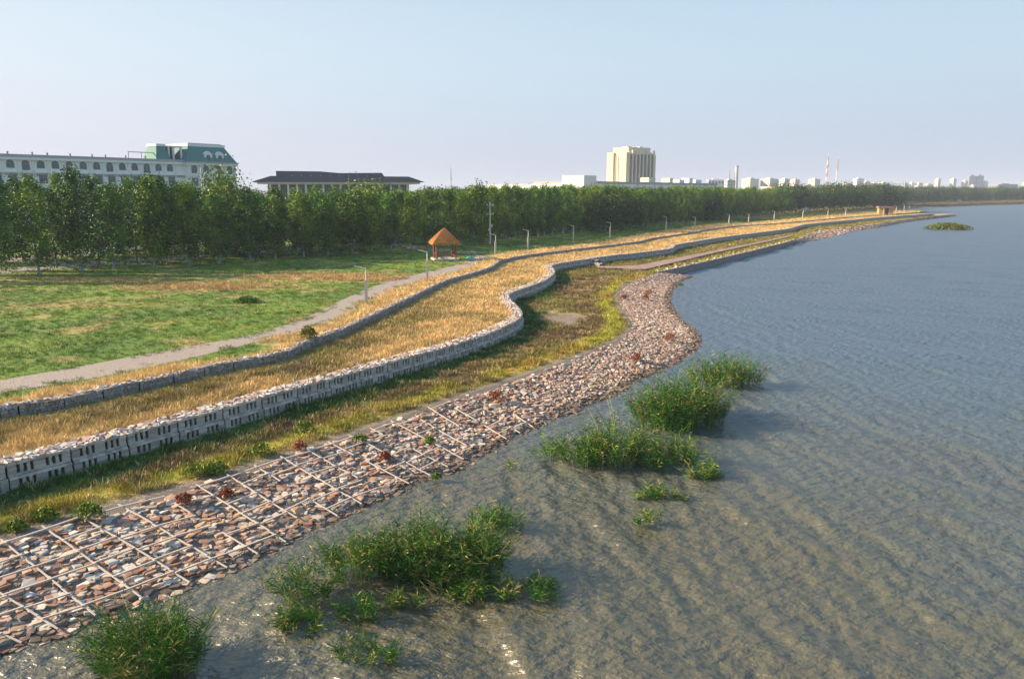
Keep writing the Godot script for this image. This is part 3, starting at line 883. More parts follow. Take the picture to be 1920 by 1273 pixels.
func revetment() -> void:
	var root := thing("stone_revetment", Vector3.ZERO, 0.0, "sloping bank of reddish rubble stones with pale cage ribs along the waterline", "embankment")
	var d := MeshData.new()
	for i in C_top.size() - 1:
		for k in 9:
			var t0 := k / 6.0; var t1 := (k + 1) / 6.0
			d.quad(slope_at(i, t0, C_top, C_water), slope_at(i + 1, t0, C_top, C_water), slope_at(i + 1, t1, C_top, C_water), slope_at(i, t1, C_top, C_water))
	obj("grit_bed", d.mesh(), M.grit, root)
	var stones: Array[ArrayMesh] = []
	for i in 8:
		stones.append(stone_mesh(100 + i, 0.62))
	var placed: Array = []
	for i in C_top.size() - 1:
		var sl := slope_at(i + 0.5, 0.5, C_top, C_water)
		var lng := C_top[i].lerp(C_water[i], 0.5).distance_to(C_top[i + 1].lerp(C_water[i + 1], 0.5))
		var wide := C_top[i].distance_to(C_water[i])
		var near := Vector2(sl.x, sl.z).length()
		var gap := lerpf(0.255, 0.19, clampf((near - 25.0) / 35.0, 0.0, 1.0))
		var tilt := lerpf(0.09, 0.26, clampf((near - 28.0) / 20.0, 0.0, 1.0))
		var count := int(lng * wide * 1.55 / (gap * gap))
		for k in count:
			var t := rng.randf_range(0.03, 1.14)
			var p := slope_at(i + rng.randf(), t, C_top, C_water)
			var s := gap * (rng.randf_range(0.62, 1.25) + (rng.randf_range(0.1, 0.6) if rng.randf() < 0.12 else 0.0))
			if t < 0.1 and rng.randf() < 0.75: continue
			if t > 1.03: s *= 0.8
			var b := Basis.from_euler(Vector3(rng.randfn() * tilt, rng.randf() * TAU, rng.randfn() * tilt)) * Basis.from_scale(Vector3(s * rng.randf_range(0.85, 1.35), s * rng.randf_range(0.5, 0.8), s))
			var c := stone_color()
			# wet below the reach of the waves
			if t > 0.90 + rng.randf_range(-0.05, 0.04):
				c = c * 0.42
			placed.append([near - s * 14.0, Transform3D(b, p + Vector3(0, s * 0.10 - 0.02, 0)), c, rng.randi() % 8, s])
	placed.sort_custom(func(a, b): return a[0] < b[0])
	var tints: Array[StandardMaterial3D] = []
	for i in 16:
		var m: StandardMaterial3D = M.stone.duplicate()
		m.vertex_color_use_as_albedo = false
		var c := stone_color()
		m.albedo_color = lin(c.r, c.g, c.b)
		tints.append(m)
	var wet: StandardMaterial3D = tints[1].duplicate()
	wet.albedo_color = lin(0.11, 0.08, 0.06)
	wet.roughness = 0.5
	var xf: Array = []; var cols: Array = []
	for i in 8:
		xf.append([]); cols.append(PackedColorArray())
	var singles := 0
	for q in placed:
		var tr: Transform3D = q[1]
		var on_screen: bool = tr.origin.x > tr.origin.z * 0.70 - 0.3
		if singles < 290 and on_screen and tr.origin.y > -0.05:
			singles += 1
			var o := obj("stone", stones[q[3]], wet if q[2].g < 0.11 and tr.origin.y < 0.12 else tints[rng.randi() % 16], root)
			o.transform = tr
		else:
			xf[q[3]].append(tr); cols[q[3]].append(q[2])
	for i in 8:
		scatter("rubble_stones", stones[i], M.stone, xf[i], cols[i], root)
	# ribs of the wire cages: along the bank and up the slope
	var along := resample(C_top, 2.05)
	var unit := MeshData.new()
	unit.box(Vector3.ZERO, Vector3.ONE)
	var bar := unit.mesh()
	var pos: Array = []
	var total := 0.0
	var acc := PackedFloat32Array([0.0])
	for i in C_top.size() - 1:
		total += C_top[i].lerp(C_water[i], 0.5).distance_to(C_top[i + 1].lerp(C_water[i + 1], 0.5))
		acc.append(total)
	var lines: Array = []
	var at := 0.5
	var i0 := 0
	while at < minf(total, 58.0):
		while acc[i0 + 1] < at: i0 += 1
		lines.append(i0 + (at - acc[i0]) / (acc[i0 + 1] - acc[i0]))
		at += 1.35
	for li in lines.size():
		var s: float = lines[li]
		var lift := lerpf(0.19, 0.15, clampf(li / 30.0, 0.0, 1.0))
		for seg in 6:
			var t0 := 0.05 + seg * 0.158
			var a := slope_at(s + 0.02 * sin(li * 7.0 + seg), t0, C_top, C_water); var b := slope_at(s + 0.02 * sin(li * 7.0 + seg + 1), minf(t0 + 0.158, 1.0), C_top, C_water)
			if rng.randf() < li * 0.016 or a.z < -41.0: continue
			rib(root, bar, a, b, lift + rng.randf_range(-0.035, 0.01), 0.045)
			if li < lines.size() - 1 and rng.randf() > 0.05 + li * 0.02:
				var t2 := t0 + 0.05 + 0.012 * sin(li * 3.1 + seg * 2.0)
				rib(root, bar, slope_at(s, t2, C_top, C_water), slope_at(lines[li + 1], t2 + 0.015 * sin(li * 5.0), C_top, C_water), lift + rng.randf_range(0.0, 0.03), 0.062)
	# the second, far stretch
	var r2 := thing("stone_revetment", Vector3.ZERO, 0.0, "far stretch of pinkish rubble bank beyond the white-topped edge wall", "embankment")
	var d2 := MeshData.new()
	for i in C_top2.size() - 1:
		d2.quad(slope_at(i, 0, C_top2, C_water2), slope_at(i + 1, 0, C_top2, C_water2), slope_at(i + 1, 1.25, C_top2, C_water2), slope_at(i, 1.25, C_top2, C_water2))
	obj("grit_bed", d2.mesh(), M.grit, r2)
	var x2: Array = []; var c2 := PackedColorArray()
	for i in C_top2.size() - 1:
		var area := C_top2[i].distance_to(C_top2[i + 1]) * C_top2[i].distance_to(C_water2[i])
		for k in int(minf(area * 2.0, 500.0)):
			var s := rng.randf_range(0.5, 1.0)
			x2.append(Transform3D(Basis.from_euler(Vector3(0, rng.randf() * TAU, 0)).scaled(Vector3(s, s * 0.7, s)), slope_at(i + rng.randf(), rng.randf_range(0.05, 1.05), C_top2, C_water2)))
			c2.append(stone_color())
	scatter("rubble_stones", stones[0], M.stone, x2, c2, r2)

func rib(root: Node, bar: Mesh, a: Vector3, b: Vector3, lift: float, thick: float) -> void:
	var o := obj("cage_rib", bar, M.cage, root)
	var y := (b - a)
	var zx := y.normalized()
	var up := Vector3.UP
	var side := zx.cross(up).normalized()
	up = side.cross(zx).normalized()
	o.transform = Transform3D(Basis(side * thick, up * thick * 0.8, -zx * (y.length() + thick * 0.5)), (a + b) * 0.5 + Vector3(0, lift, 0))

func frame_at(p: PackedVector2Array, i: int, y: float, out: float) -> Transform3D:
	# basket frame on segment i: x along the wall, z to the front (towards the water)
	var a := p[i]; var b := p[i + 1]
	var d := (b - a).normalized()
	var z := Vector2(-d.y, d.x)
	var m := (a + b) * 0.5 + z * out
	return Transform3D(Basis(Vector3(d.x, 0, d.y), Vector3.UP, Vector3(z.x, 0, z.y)), Vector3(m.x, y, m.y))

func gabion_walls() -> void:
	var L := 2.45
	var pts := resample(C_wall, L)
	var lower := thing("gabion_wall", Vector3.ZERO, 0.0, "long winding wall of two courses of grey stone baskets between golden terrace and berm", "wall")
	var tops: Array[ArrayMesh] = []; var bots: Array[ArrayMesh] = []
	for k in 5:
		tops.append(basket(200 + k, L - 0.02, 0.58, 1.05, true, true))
		bots.append(basket(300 + k, L - 0.02, 0.56, 0.9, true, false))
	var n := 0
	var xf: Array = []; var cols := PackedColorArray()
	var xf2: Array = []; var cols2 := PackedColorArray()
	for i in pts.size() - 1:
		var ft := frame_at(pts, i, 1.54 + 0.006 * (i % 3) + rng.randf_range(-0.012, 0.012), 0.0)
		var fb := frame_at(pts, i, 0.98 + 0.005 * (i % 2), 0.11)
		if n < 140:
			n += 1
			obj("gabion_basket", tops[i % 5], M.basket, lower).transform = ft
			obj("gabion_basket", bots[(i * 3) % 5], M.basket, lower).transform = fb
		else:
			xf.append(ft); cols.append(Color.WHITE); xf2.append(fb); cols2.append(Color.WHITE)
	if xf.size():
		scatter("far_baskets", tops[0], M.basket, xf, cols, lower)
		scatter("far_baskets", bots[0], M.basket, xf2, cols2, lower)
	var up := thing("gabion_wall", Vector3.ZERO, 0.0, "low winding wall of purplish rubble baskets above the golden terrace", "wall")
	var us: Array[ArrayMesh] = []
	for k in 5:
		us.append(basket(400 + k, 1.98, 0.61, 0.55, false, true, 0.9))
	var p2 := resample(C_upper, 2.0)
	var x3: Array = []; var c3 := PackedColorArray()
	for i in p2.size() - 1:
		var f := frame_at(p2, i, 1.94 + 0.005 * (i % 3) + rng.randf_range(-0.015, 0.015), 0.0)
		if i < 150:
			obj("gabion_basket", us[i % 5], M.basket, up).transform = f
		else:
			x3.append(f); c3.append(Color.WHITE)
	if x3.size():
		scatter("far_baskets", us[0], M.basket, x3, c3, up)

func deck_and_edge() -> void:
	# wooden walkway
	var up := smooth(PackedVector2Array([Vector2(13.11, -116.91), Vector2(16.76, -117.33), Vector2(20.40, -119.04), Vector2(24.61, -125.44), Vector2(29.76, -132.56), Vector2(38.31, -145.49), Vector2(51.63, -165.19), Vector2(63.80, -183.55), Vector2(74.05, -200.20)]), 8)
	var lo := smooth(PackedVector2Array([Vector2(13.30, -114.85), Vector2(16.71, -114.05), Vector2(20.17, -112.86), Vector2(25.72, -121.71), Vector2(30.33, -128.90), Vector2(38.04, -141.72), Vector2(50.73, -161.16), Vector2(62.68, -179.57), Vector2(72.60, -195.48)]), 8)
	var root := thing("boardwalk", Vector3.ZERO, 0.0, "low pinkish plank boardwalk widening to a platform above the green berm", "boardwalk")
	var d := MeshData.new()
	for i in up.size() - 1:
		var steps := maxi(1, int(up[i].distance_to(up[i + 1]) / 0.3))
		for k in steps:
			var t0 := float(k) / steps; var t1 := (k + 0.88) / steps
			d.col = jit(Color(0.31, 0.215, 0.19), 0.14)
			var a := up[i].lerp(up[i + 1], t0); var b := up[i].lerp(up[i + 1], t1)
			var e := lo[i].lerp(lo[i + 1], t1); var g := lo[i].lerp(lo[i + 1], t0)
			var y := 1.35 + rng.randf_range(-0.008, 0.008)
			d.quad(Vector3(a.x, y, a.y), Vector3(b.x, y, b.y), Vector3(e.x, y, e.y), Vector3(g.x, y, g.y))
			d.quad(Vector3(g.x, y, g.y), Vector3(e.x, y, e.y), Vector3(e.x, y - 0.06, e.y), Vector3(g.x, y - 0.06, g.y))
	tag(obj("planks", d.mesh(), M.plank, root), "", "", "", "stuff")
	var j := MeshData.new()
	j.col = Color(0.12, 0.085, 0.07)
	for i in up.size() - 1:
		for e in [up, lo]:
			var a: Vector2 = e[i]; var b: Vector2 = e[i + 1]
			var m := (a + b) * 0.5; var dr := (b - a)
			j.box(Vector3(m.x, 1.2, m.y), Vector3(dr.length(), 0.16, 0.1), Basis(Vector3.UP, -atan2(dr.y, dr.x)))
	obj("joists", j.mesh(), M.plank, root)
	var ps := MeshData.new()
	ps.box(Vector3(0, 0.1, 0), Vector3(0.16, 0.5, 0.16))
	var pm := ps.mesh()
	var dark_wood := mat(lin(0.12, 0.085, 0.07), 0.9)
	for e in [up, lo]:
		for i in range(0, e.size(), 2):
			obj("post", pm, dark_wood, root).position = Vector3(e[i].x, 1.0, e[i].y)
	# retaining edge at the waterline with white capping blocks
	var edge := thing("edge_wall", Vector3.ZERO, 0.0, "low dark stone edge wall at the water with a line of white capping blocks", "wall")
	var face := resample(C_edge, 2.0)
	var bm: Array[ArrayMesh] = []
	for k in 3:
		bm.append(basket(500 + k, 1.98, 1.25, 0.8, false, true))
	for i in face.size() - 1:
		obj("gabion_basket", bm[i % 3], M.basket, edge).transform = frame_at(face, i, -0.22 + 0.006 * (i % 3), 0.0)
	var cap := MeshData.new()
	cap.box(Vector3(0, 0.13, 0), Vector3(0.42, 0.26, 0.4))
	cap.box(Vector3(0, 0.275, 0), Vector3(0.34, 0.03, 0.32))
	var cm := cap.mesh()
	var caps := resample(C_edge, 3.6)
	for i in caps.size():
		var f := frame_at(caps, mini(i, caps.size() - 2), 1.03, -0.4)
		f.origin = Vector3(caps[i].x, 1.03, caps[i].y) - f.basis.z * 0.4
		obj("capping_block", cm, M.concrete, edge).transform = f
	# short stair of stone baskets where the wall turns
	var st := thing("stone_stair", Vector3(13.02, 1.00, -124.90), 0.0, "short flight of stone basket steps by the jog in the lower wall", "steps")
	var sm := basket(600, 2.2, 0.4, 0.9, false, true)
	var a := Vector3(12.57, 1.00, -125.83); var b := Vector3(13.57, 1.00, -118.72)
	for i in 3:
		var o := obj("step", sm, M.basket, st)
		o.position = a.lerp(b, (i + 0.5) / 3.0) - st.position + Vector3(0, [0.75, 0.42, 0.08][i], 0)
		o.rotation.y = -1.0

func arch_poly(w: float, h: float, rise: float) -> PackedVector2Array:
	var p := PackedVector2Array([Vector2(-w / 2, 0), Vector2(w / 2, 0)])
	for k in 9:
		var t := PI * k / 8.0
		p.append(Vector2(cos(t) * w / 2, h - rise + sin(t) * rise))
	return p

func window_part(parent: Node, o: Vector3, poly: PackedVector2Array, frame: Material, glass: Material, bars := 1) -> void:
	var outer := MeshData.new()
	var bb := Rect2(poly[0], Vector2.ZERO)
	for q in poly: bb = bb.expand(q)
	var big := PackedVector2Array()
	var ctr := bb.get_center()
	for q in poly: big.append(ctr + (q - ctr) * Vector2(1.0 + 0.36 / bb.size.x, 1.0 + 0.36 / bb.size.y))
	outer.prism(big, 0.0, 0.10)
	var w := obj("window", outer.mesh(), frame, parent)
	w.position = o
	var g := MeshData.new()
	g.prism(poly, 0.05, 0.13)
	obj("pane", g.mesh(), glass, w)
	var bm := MeshData.new()
	for k in bars:
		bm.box(Vector3(bb.position.x + bb.size.x * (k + 1) / (bars + 1), bb.get_center().y, 0.14), Vector3(0.07, bb.size.y * 0.92, 0.05))
	bm.box(Vector3(bb.get_center().x, bb.position.y + bb.size.y * 0.62, 0.145), Vector3(bb.size.x * 0.96, 0.07, 0.05))
	obj("mullion", bm.mesh(), M.glass_frame, w)

func buildings() -> void:
	# ---- white classical building behind the trees on the left
	var w := thing("classical_building", Vector3(-113.3, 2.5, -265), 0.948, "long white classical building with arched windows and green mansard pavilion", "building")
	# base level of heights: local y is metres above 2.5
	part_box("wall", w, Vector3(-42, 9.6, -9.5), Vector3(84, 19.2, 19), M.white)
	part_box("cornice", w, Vector3(-42, 19.55, -9.2), Vector3(84.5, 0.7, 19.8), M.white_trim)
	part_box("parapet", w, Vector3(-42, 20.35, -9.4), Vector3(84, 0.9, 19.3), M.grey_trim)
	part_box("belt_course", w, Vector3(-42, 15.7, 0.12), Vector3(84, 0.35, 0.5), M.white_trim)
	part_box("belt_course", w, Vector3(-42, 12.1, 0.12), Vector3(84, 0.3, 0.4), M.white_trim)
	var arch := arch_poly(2.1, 2.3, 1.05)
	var tall := arch_poly(2.1, 2.9, 1.05)
	var rect := PackedVector2Array([Vector2(-1.15, 0), Vector2(1.15, 0), Vector2(1.15, 2.7), Vector2(-1.15, 2.7)])
	for i in range(-6, 13):
		var x := -54.2 + 4.05 * i
		window_part(w, Vector3(x, 16.9 if (i + 60) % 3 != 1 else 16.3, 0.0), arch if (i + 60) % 3 != 1 else tall, M.white_trim, M.glass)
		window_part(w, Vector3(x + 0.3, 12.5, 0.0), rect, M.white_trim, M.glass)
		window_part(w, Vector3(x + 0.3, 8.4, 0.0), rect, M.white_trim, M.glass)
		part_box("pilaster", w, Vector3(x + 2.0, 15.6, 0.1), Vector3(0.55, 7.0, 0.3), M.white_trim)
	var bal := MeshData.new()
	for i in 180:
		bal.box(Vector3(-81.0 + i * 0.45, 15.15, 0.18), Vector3(0.2, 0.7, 0.2))
	tag(obj("balusters", bal.mesh(), M.grey_trim, w), "", "", "", "stuff")
	for i in 12:
		var f := MeshData.new()
		f.tube([Vector3.ZERO, Vector3(0, 0.3, 0), Vector3(0, 0.55, 0), Vector3(0, 0.9, 0)], [0.35, 0.22, 0.34, 0.05], 8)
		obj("finial", f.mesh(), M.grey_trim, w).position = Vector3(-78.0 + i * 5.7 + (i % 3) * 0.8, 20.8, -0.3)
	# pavilion at the right end, standing forward
	part_box("pavilion_wall", w, Vector3(9.5, 9.5, -8.4), Vector3(19.0, 19.0, 19.4), M.white)
	part_box("pavilion_cornice", w, Vector3(9.5, 19.5, -8.2), Vector3(20.2, 0.9, 20.6), M.white_trim)
	part_box("pavilion_cornice", w, Vector3(9.5, 20.1, -8.2), Vector3(20.8, 0.35, 21.2), M.grey_trim)
	part_box("belt_course", w, Vector3(9.5, 15.5, 1.32), Vector3(19.2, 0.4, 0.5), M.white_trim)
	for x in [0.5, 4.7, 9.6, 14.5, 18.5]:
		part_box("pilaster", w, Vector3(x, 9.6, 1.38), Vector3(0.9, 19.0, 0.35), M.white_trim)
	for x in [2.6, 7.1, 12.0, 16.5]:
		window_part(w, Vector3(x, 16.3, 1.3), rect if x == 12.0 else arch_poly(2.2, 2.8, 1.1), M.white_trim, M.glass)
		window_part(w, Vector3(x, 12.1, 1.3), rect, M.white_trim, M.glass)
	mansard(w, Vector3(9.5, 20.3, -8.2), Vector2(19.8, 20.0), Vector2(14.2, 14.0), 5.2, "roof")
	part_box("roof_cap", w, Vector3(9.5, 26.0, -8.2), Vector3(14.6, 0.9, 14.4), M.white_trim)
	part_box("roof_cap", w, Vector3(9.5, 26.6, -8.2), Vector3(12.8, 0.35, 12.4), M.grey_trim)
	for x in [8.6, 13.2]:
		var dm := MeshData.new()
		dm.prism(PackedVector2Array([Vector2(-1.5, 0), Vector2(1.5, 0), Vector2(1.5, 2.3), Vector2(1.75, 2.5), Vector2(0.9, 3.2), Vector2(0, 3.6), Vector2(-0.9, 3.2), Vector2(-1.75, 2.5), Vector2(-1.5, 2.3)]), -2.4, 0.0)
		var dr := obj("dormer", dm.mesh(), M.white_trim, w)
		dr.position = Vector3(x, 20.5, 1.0)
		var gp := MeshData.new()
		gp.prism(arch_poly(1.6, 2.0, 0.8), 0.0, 0.06)
		obj("pane", gp.mesh(), M.glass, dr).position = Vector3(0, 0.3, 0.0)
	# smaller mansard and unfinished open frame between
	mansard(w, Vector3(-7.2, 20.7, -4.6), Vector2(5.4, 8.4), Vector2(3.0, 5.6), 4.4, "side_roof")
	part_box("side_roof_cap", w, Vector3(-7.2, 25.5, -4.6), Vector3(3.4, 0.8, 6.0), M.white_trim)
	part_box("frame_slab", w, Vector3(-2.4, 25.3, -4.6), Vector3(6.4, 0.35, 5.6), M.white_trim)
	part_box("frame_back", w, Vector3(-2.4, 23.0, -7.2), Vector3(6.3, 4.2, 0.4), M.dark)
	for x in [-4.3, -2.6, 0.3]:
		part_box("frame_column", w, Vector3(x, 22.9, -2.2), Vector3(0.55, 4.4, 0.55), M.white_trim)
	part_box("roof_rail", w, Vector3(-13.5, 22.9, -3.0), Vector3(9.0, 0.25, 0.25), M.grey_trim)
	for x in [-17.9, -13.5, -9.2]:
		part_box("rail_post", w, Vector3(x, 21.8, -3.0), Vector3(0.25, 2.2, 0.25), M.grey_trim)
	# ---- low hall with a dark hovering roof
	var a := Vector3(-101.05, 16.44, -300.00); var b := Vector3(-38.24, 16.00, -318.00)
	var dv := Vector2(b.x - a.x, b.z - a.z)
	var hl := thing("glass_hall", Vector3((a.x + b.x) / 2, 2.5, (a.z + b.z) / 2), -atan2(dv.y, dv.x), "low glass hall with white columns under a wide dark flat roof", "building")
	var len := dv.length()
	part_box("wall", hl, Vector3(0, 6.4, -14), Vector3(len - 9, 12.8, 24), M.glass)
	part_box("fascia", hl, Vector3(0, 13.35, -12), Vector3(len - 1.5, 0.7, 31), M.white_trim)
	var rf := MeshData.new()
	rf.prism(PackedVector2Array([Vector2(-len / 2 - 1.2, 13.75), Vector2(len / 2 + 1.2, 13.75), Vector2(len / 2 - 5.5, 16.0), Vector2(-len / 2 + 6, 16.0)]), -28.5, 4.5)
	obj("roof", rf.mesh(), M.navy, hl)
	var ru := MeshData.new()
	ru.prism(PackedVector2Array([Vector2(-len / 2 + 8, 16.0), Vector2(len / 2 - 15, 16.0), Vector2(len / 2 - 16, 17.5), Vector2(0, 17.3), Vector2(-8, 17.9), Vector2(-len / 2 + 8, 18.0)]), -25, 1.5)
	obj("upper_roof", ru.mesh(), M.navy, hl)
	var spot := MeshData.new()
	spot.box(Vector3.ZERO, Vector3(0.35, 0.18, 0.3))
	for i in 9:
		obj("roof_vent", spot.mesh(), M.white_trim, hl).position = Vector3(-len / 2 + 14 + i * (len - 36) / 8.0, 16.1, 1.75)
	for i in 17:
		part_box("column", hl, Vector3(-len / 2 + 5.5 + i * (len - 11) / 16.0, 6.5, 0.0), Vector3(0.75, 13.0, 0.75), M.white)
	for i in 34:
		part_box("mullion", hl, Vector3(-len / 2 + 5.5 + (i + 0.5) * (len - 11) / 34.0, 6.4, -1.9), Vector3(0.14, 12.6, 0.2), M.glass_frame)
	part_box("transom", hl, Vector3(0, 9.6, -1.85), Vector3(len - 10, 0.2, 0.2), M.glass_frame)
	part_box("transom", hl, Vector3(0, 6.0, -1.85), Vector3(len - 10, 0.2, 0.2), M.glass_frame)
	# ---- cream tower block
	var tw := thing("office_tower", Vector3(111.0, 2.5, -712), 0.0, "tall cream office tower with dark vertical glass strips", "building")
	tower_block(tw)
	# ---- long pale building below the tower
	var la := Vector3(38.11, 17.71, -410.00); var lb := Vector3(150.79, 17.13, -560.00)
	var lv := Vector2(lb.x - la.x, lb.z - la.z)
	var lg := thing("long_building", Vector3(la.x, 2.5, la.z), -atan2(lv.y, lv.x), "long pale flat-roofed building with a taller stair block at its lit end", "building")
	var ll := lv.length()
	part_box("wall", lg, Vector3(ll / 2, 7.2, -16), Vector3(ll, 14.4, 32), M.white)
	part_box("parapet", lg, Vector3(ll / 2, 14.8, -16), Vector3(ll + 0.5, 1.3, 32.6), M.grey_trim)
	part_box("stair_block", lg, Vector3(6.0, 9.2, -6.0), Vector3(13.0, 18.4, 14), M.white_trim)
	part_box("end_wing", lg, Vector3(-1.5, 6.9, -36), Vector3(6.0, 13.8, 52), M.white)
	for i in 34:
		var x := 18.0 + i * (ll - 24.0) / 33.0
		for y in [10.2, 6.4]:
			var wd := part_box("window", lg, Vector3(x, y, 0.03), Vector3(2.3, 2.1, 0.16), M.glass)
			part_box("sill", wd, Vector3(0, -1.15, 0.1), Vector3(2.6, 0.2, 0.2), M.white_trim)
	for i in 7:
		part_box("downpipe", lg, Vector3(40.0 + i * (ll - 50.0) / 6.0, 7.0, 0.1), Vector3(0.6, 14.0, 0.35), M.grey_trim)
	for q in [[ll * 0.47, 9.0], [ll * 0.62, 4.5]]:
		part_box("roof_house", lg, Vector3(q[0], 16.9, -6.0), Vector3(q[1], 3.0, 6.0), M.pale_cream)
	for q in [[ll * 0.72, 8.0, 2.2], [ll * 0.8, 6.0, 3.4], [ll * 0.87, 10.0, 2.4]]:
		part_box("roof_house", lg, Vector3(q[0], 15.4 + q[2] / 2, -7.0), Vector3(q[1], q[2], 6.0), M.white_trim)

func mansard(w: Node, o: Vector3, base: Vector2, top: Vector2, h: float, called: String) -> void:
	var d := MeshData.new()
	var lo: Array[Vector3] = []; var hi: Array[Vector3] = []
	for s in [[-1, 1], [1, 1], [1, -1], [-1, -1]]:
		lo.append(Vector3(s[0] * base.x / 2, 0, s[1] * base.y / 2))
		hi.append(Vector3(s[0] * top.x / 2, h, s[1] * top.y / 2))
	for i in 4:
		var k := (i + 1) % 4
		for c in 8:
			# courses of tiles, each a little proud of the one above
			var t0 := c / 8.0; var t1 := (c + 1) / 8.0
			var a := lo[i].lerp(hi[i], t0) * 1.006; var b := lo[k].lerp(hi[k], t0) * 1.006
			a.y = h * t0; b.y = h * t0
			var e := lo[k].lerp(hi[k], t1); var f := lo[i].lerp(hi[i], t1)
			d.quad(a, f, e, b)
	d.quad(hi[0], hi[3], hi[2], hi[1])
	obj(called, d.mesh(), M.green_roof, w).position = o

func tower_block(tw: Node3D) -> void:
	# faces: a lit one to the left, a shaded one to the right
	tw.rotation.y = 0.62
	var strip := mat(lin(0.035, 0.05, 0.085), 0.15)
	part_box("core", tw, Vector3(0, 22.0, 0), Vector3(33, 44.0, 25), M.cream)
	part_box("crown_block", tw, Vector3(0, 46.4, 0), Vector3(28, 5.0, 20), M.cream)
	for q in [[-8.0, 0.9, 6.0], [7.0, 1.2, 4.0], [0.0, 0.7, 4.0]]:
		part_box("roof_house", tw, Vector3(q[0], 48.9 + q[1] / 2, 2.0), Vector3(q[2], q[1], 6), M.pale_cream)
	# right-hand (front) face
	for i in 7:
		var x := -13.6 + i * 4.55
		part_box("glass_strip", tw, Vector3(x, 22.4, 12.6), Vector3(2.7, 40.5, 0.4), strip)
	for i in 8:
		part_box("fin", tw, Vector3(-15.9 + i * 4.55, 23.0, 13.0), Vector3(1.1, 43.5 + 3.0 * (i % 2), 1.4), M.cream)
	# left face
	for s in [-1, 1]:
		part_box("corner_pier", tw, Vector3(-17.2, 22.2, s * 8.6), Vector3(3.4, 44.4, 8.2), M.cream)
	part_box("side_strip", tw, Vector3(-16.6, 20.5, 0), Vector3(0.6, 38.0, 6.6), mat(lin(0.30, 0.28, 0.24), 0.5))
	for z in [-3.4, 0.0, 3.4]:
		part_box("fin", tw, Vector3(-16.95, 21.0, z), Vector3(0.9, 40.0, 0.9), M.pale_cream)
	for s in [-1, 1]:
		part_box("corner_pier", tw, Vector3(17.2, 21.4, s * 8.6), Vector3(3.4, 42.8, 8.2), M.cream)
	part_box("podium", tw, Vector3(2, 4.5, 6), Vector3(60, 9.0, 34), M.white)

func block(called: String, x0: float, x1: float, y_top: float, dist: float, turn: float, c: Color, label: String, storeys := 8, cat := "building", roof := 0) -> void:
	# x0, x1: edges across the line of sight in metres at that distance
	var w := x1 - x0
	var o := thing(called, Vector3((x0 + x1) / 2, 2.0, -dist), -turn, label, cat)
	var h := y_top - 2.0
	var s := w / (absf(cos(turn)) + absf(sin(turn)) * 0.8)
	var m := mat(c, 0.85)
	part_box("wall", o, Vector3(0, h / 2, 0), Vector3(s, h, s * 0.8), m)
	var dark := mat(lin(0.12, 0.13, 0.16), 0.4)
	var bands := MeshData.new()
	for i in storeys:
		var y := h * (i + 0.5) / storeys
		for k in 5:
			bands.box(Vector3(s * (-0.4 + 0.2 * k), y, s * 0.4), Vector3(s * 0.10, h / storeys * 0.45, 0.5))
		for k in 3:
			bands.box(Vector3(-s * 0.5, y, s * (-0.25 + 0.25 * k)), Vector3(0.5, h / storeys * 0.45, s * 0.09))
	if storeys > 0:
		tag(obj("windows", bands.mesh(), dark, o), "", "", "", "stuff")
	if roof == 0:
		part_box("roof_house", o, Vector3(0, h + h * 0.03, 0), Vector3(s * 0.4, h * 0.06, s * 0.35), m)
	elif roof == 1:
		var dm := SphereMesh.new()
		dm.radius = s * 0.46; dm.height = s * 0.5; dm.is_hemisphere = true
		dm.radial_segments = 20; dm.rings = 6
		var q := obj("dome", dm, m, o)
		q.position = Vector3(0, h, 0)

func px(u: float, dist: float) -> float:
	# metres to the right of straight ahead, for a bearing given as image column at that distance
	return (u - 960.0) / 1400.0 * dist * 1.02

func alt(v: float, dist: float) -> float:
	return 13.0 + (357.0 - v) / 1400.0 * dist * 1.0

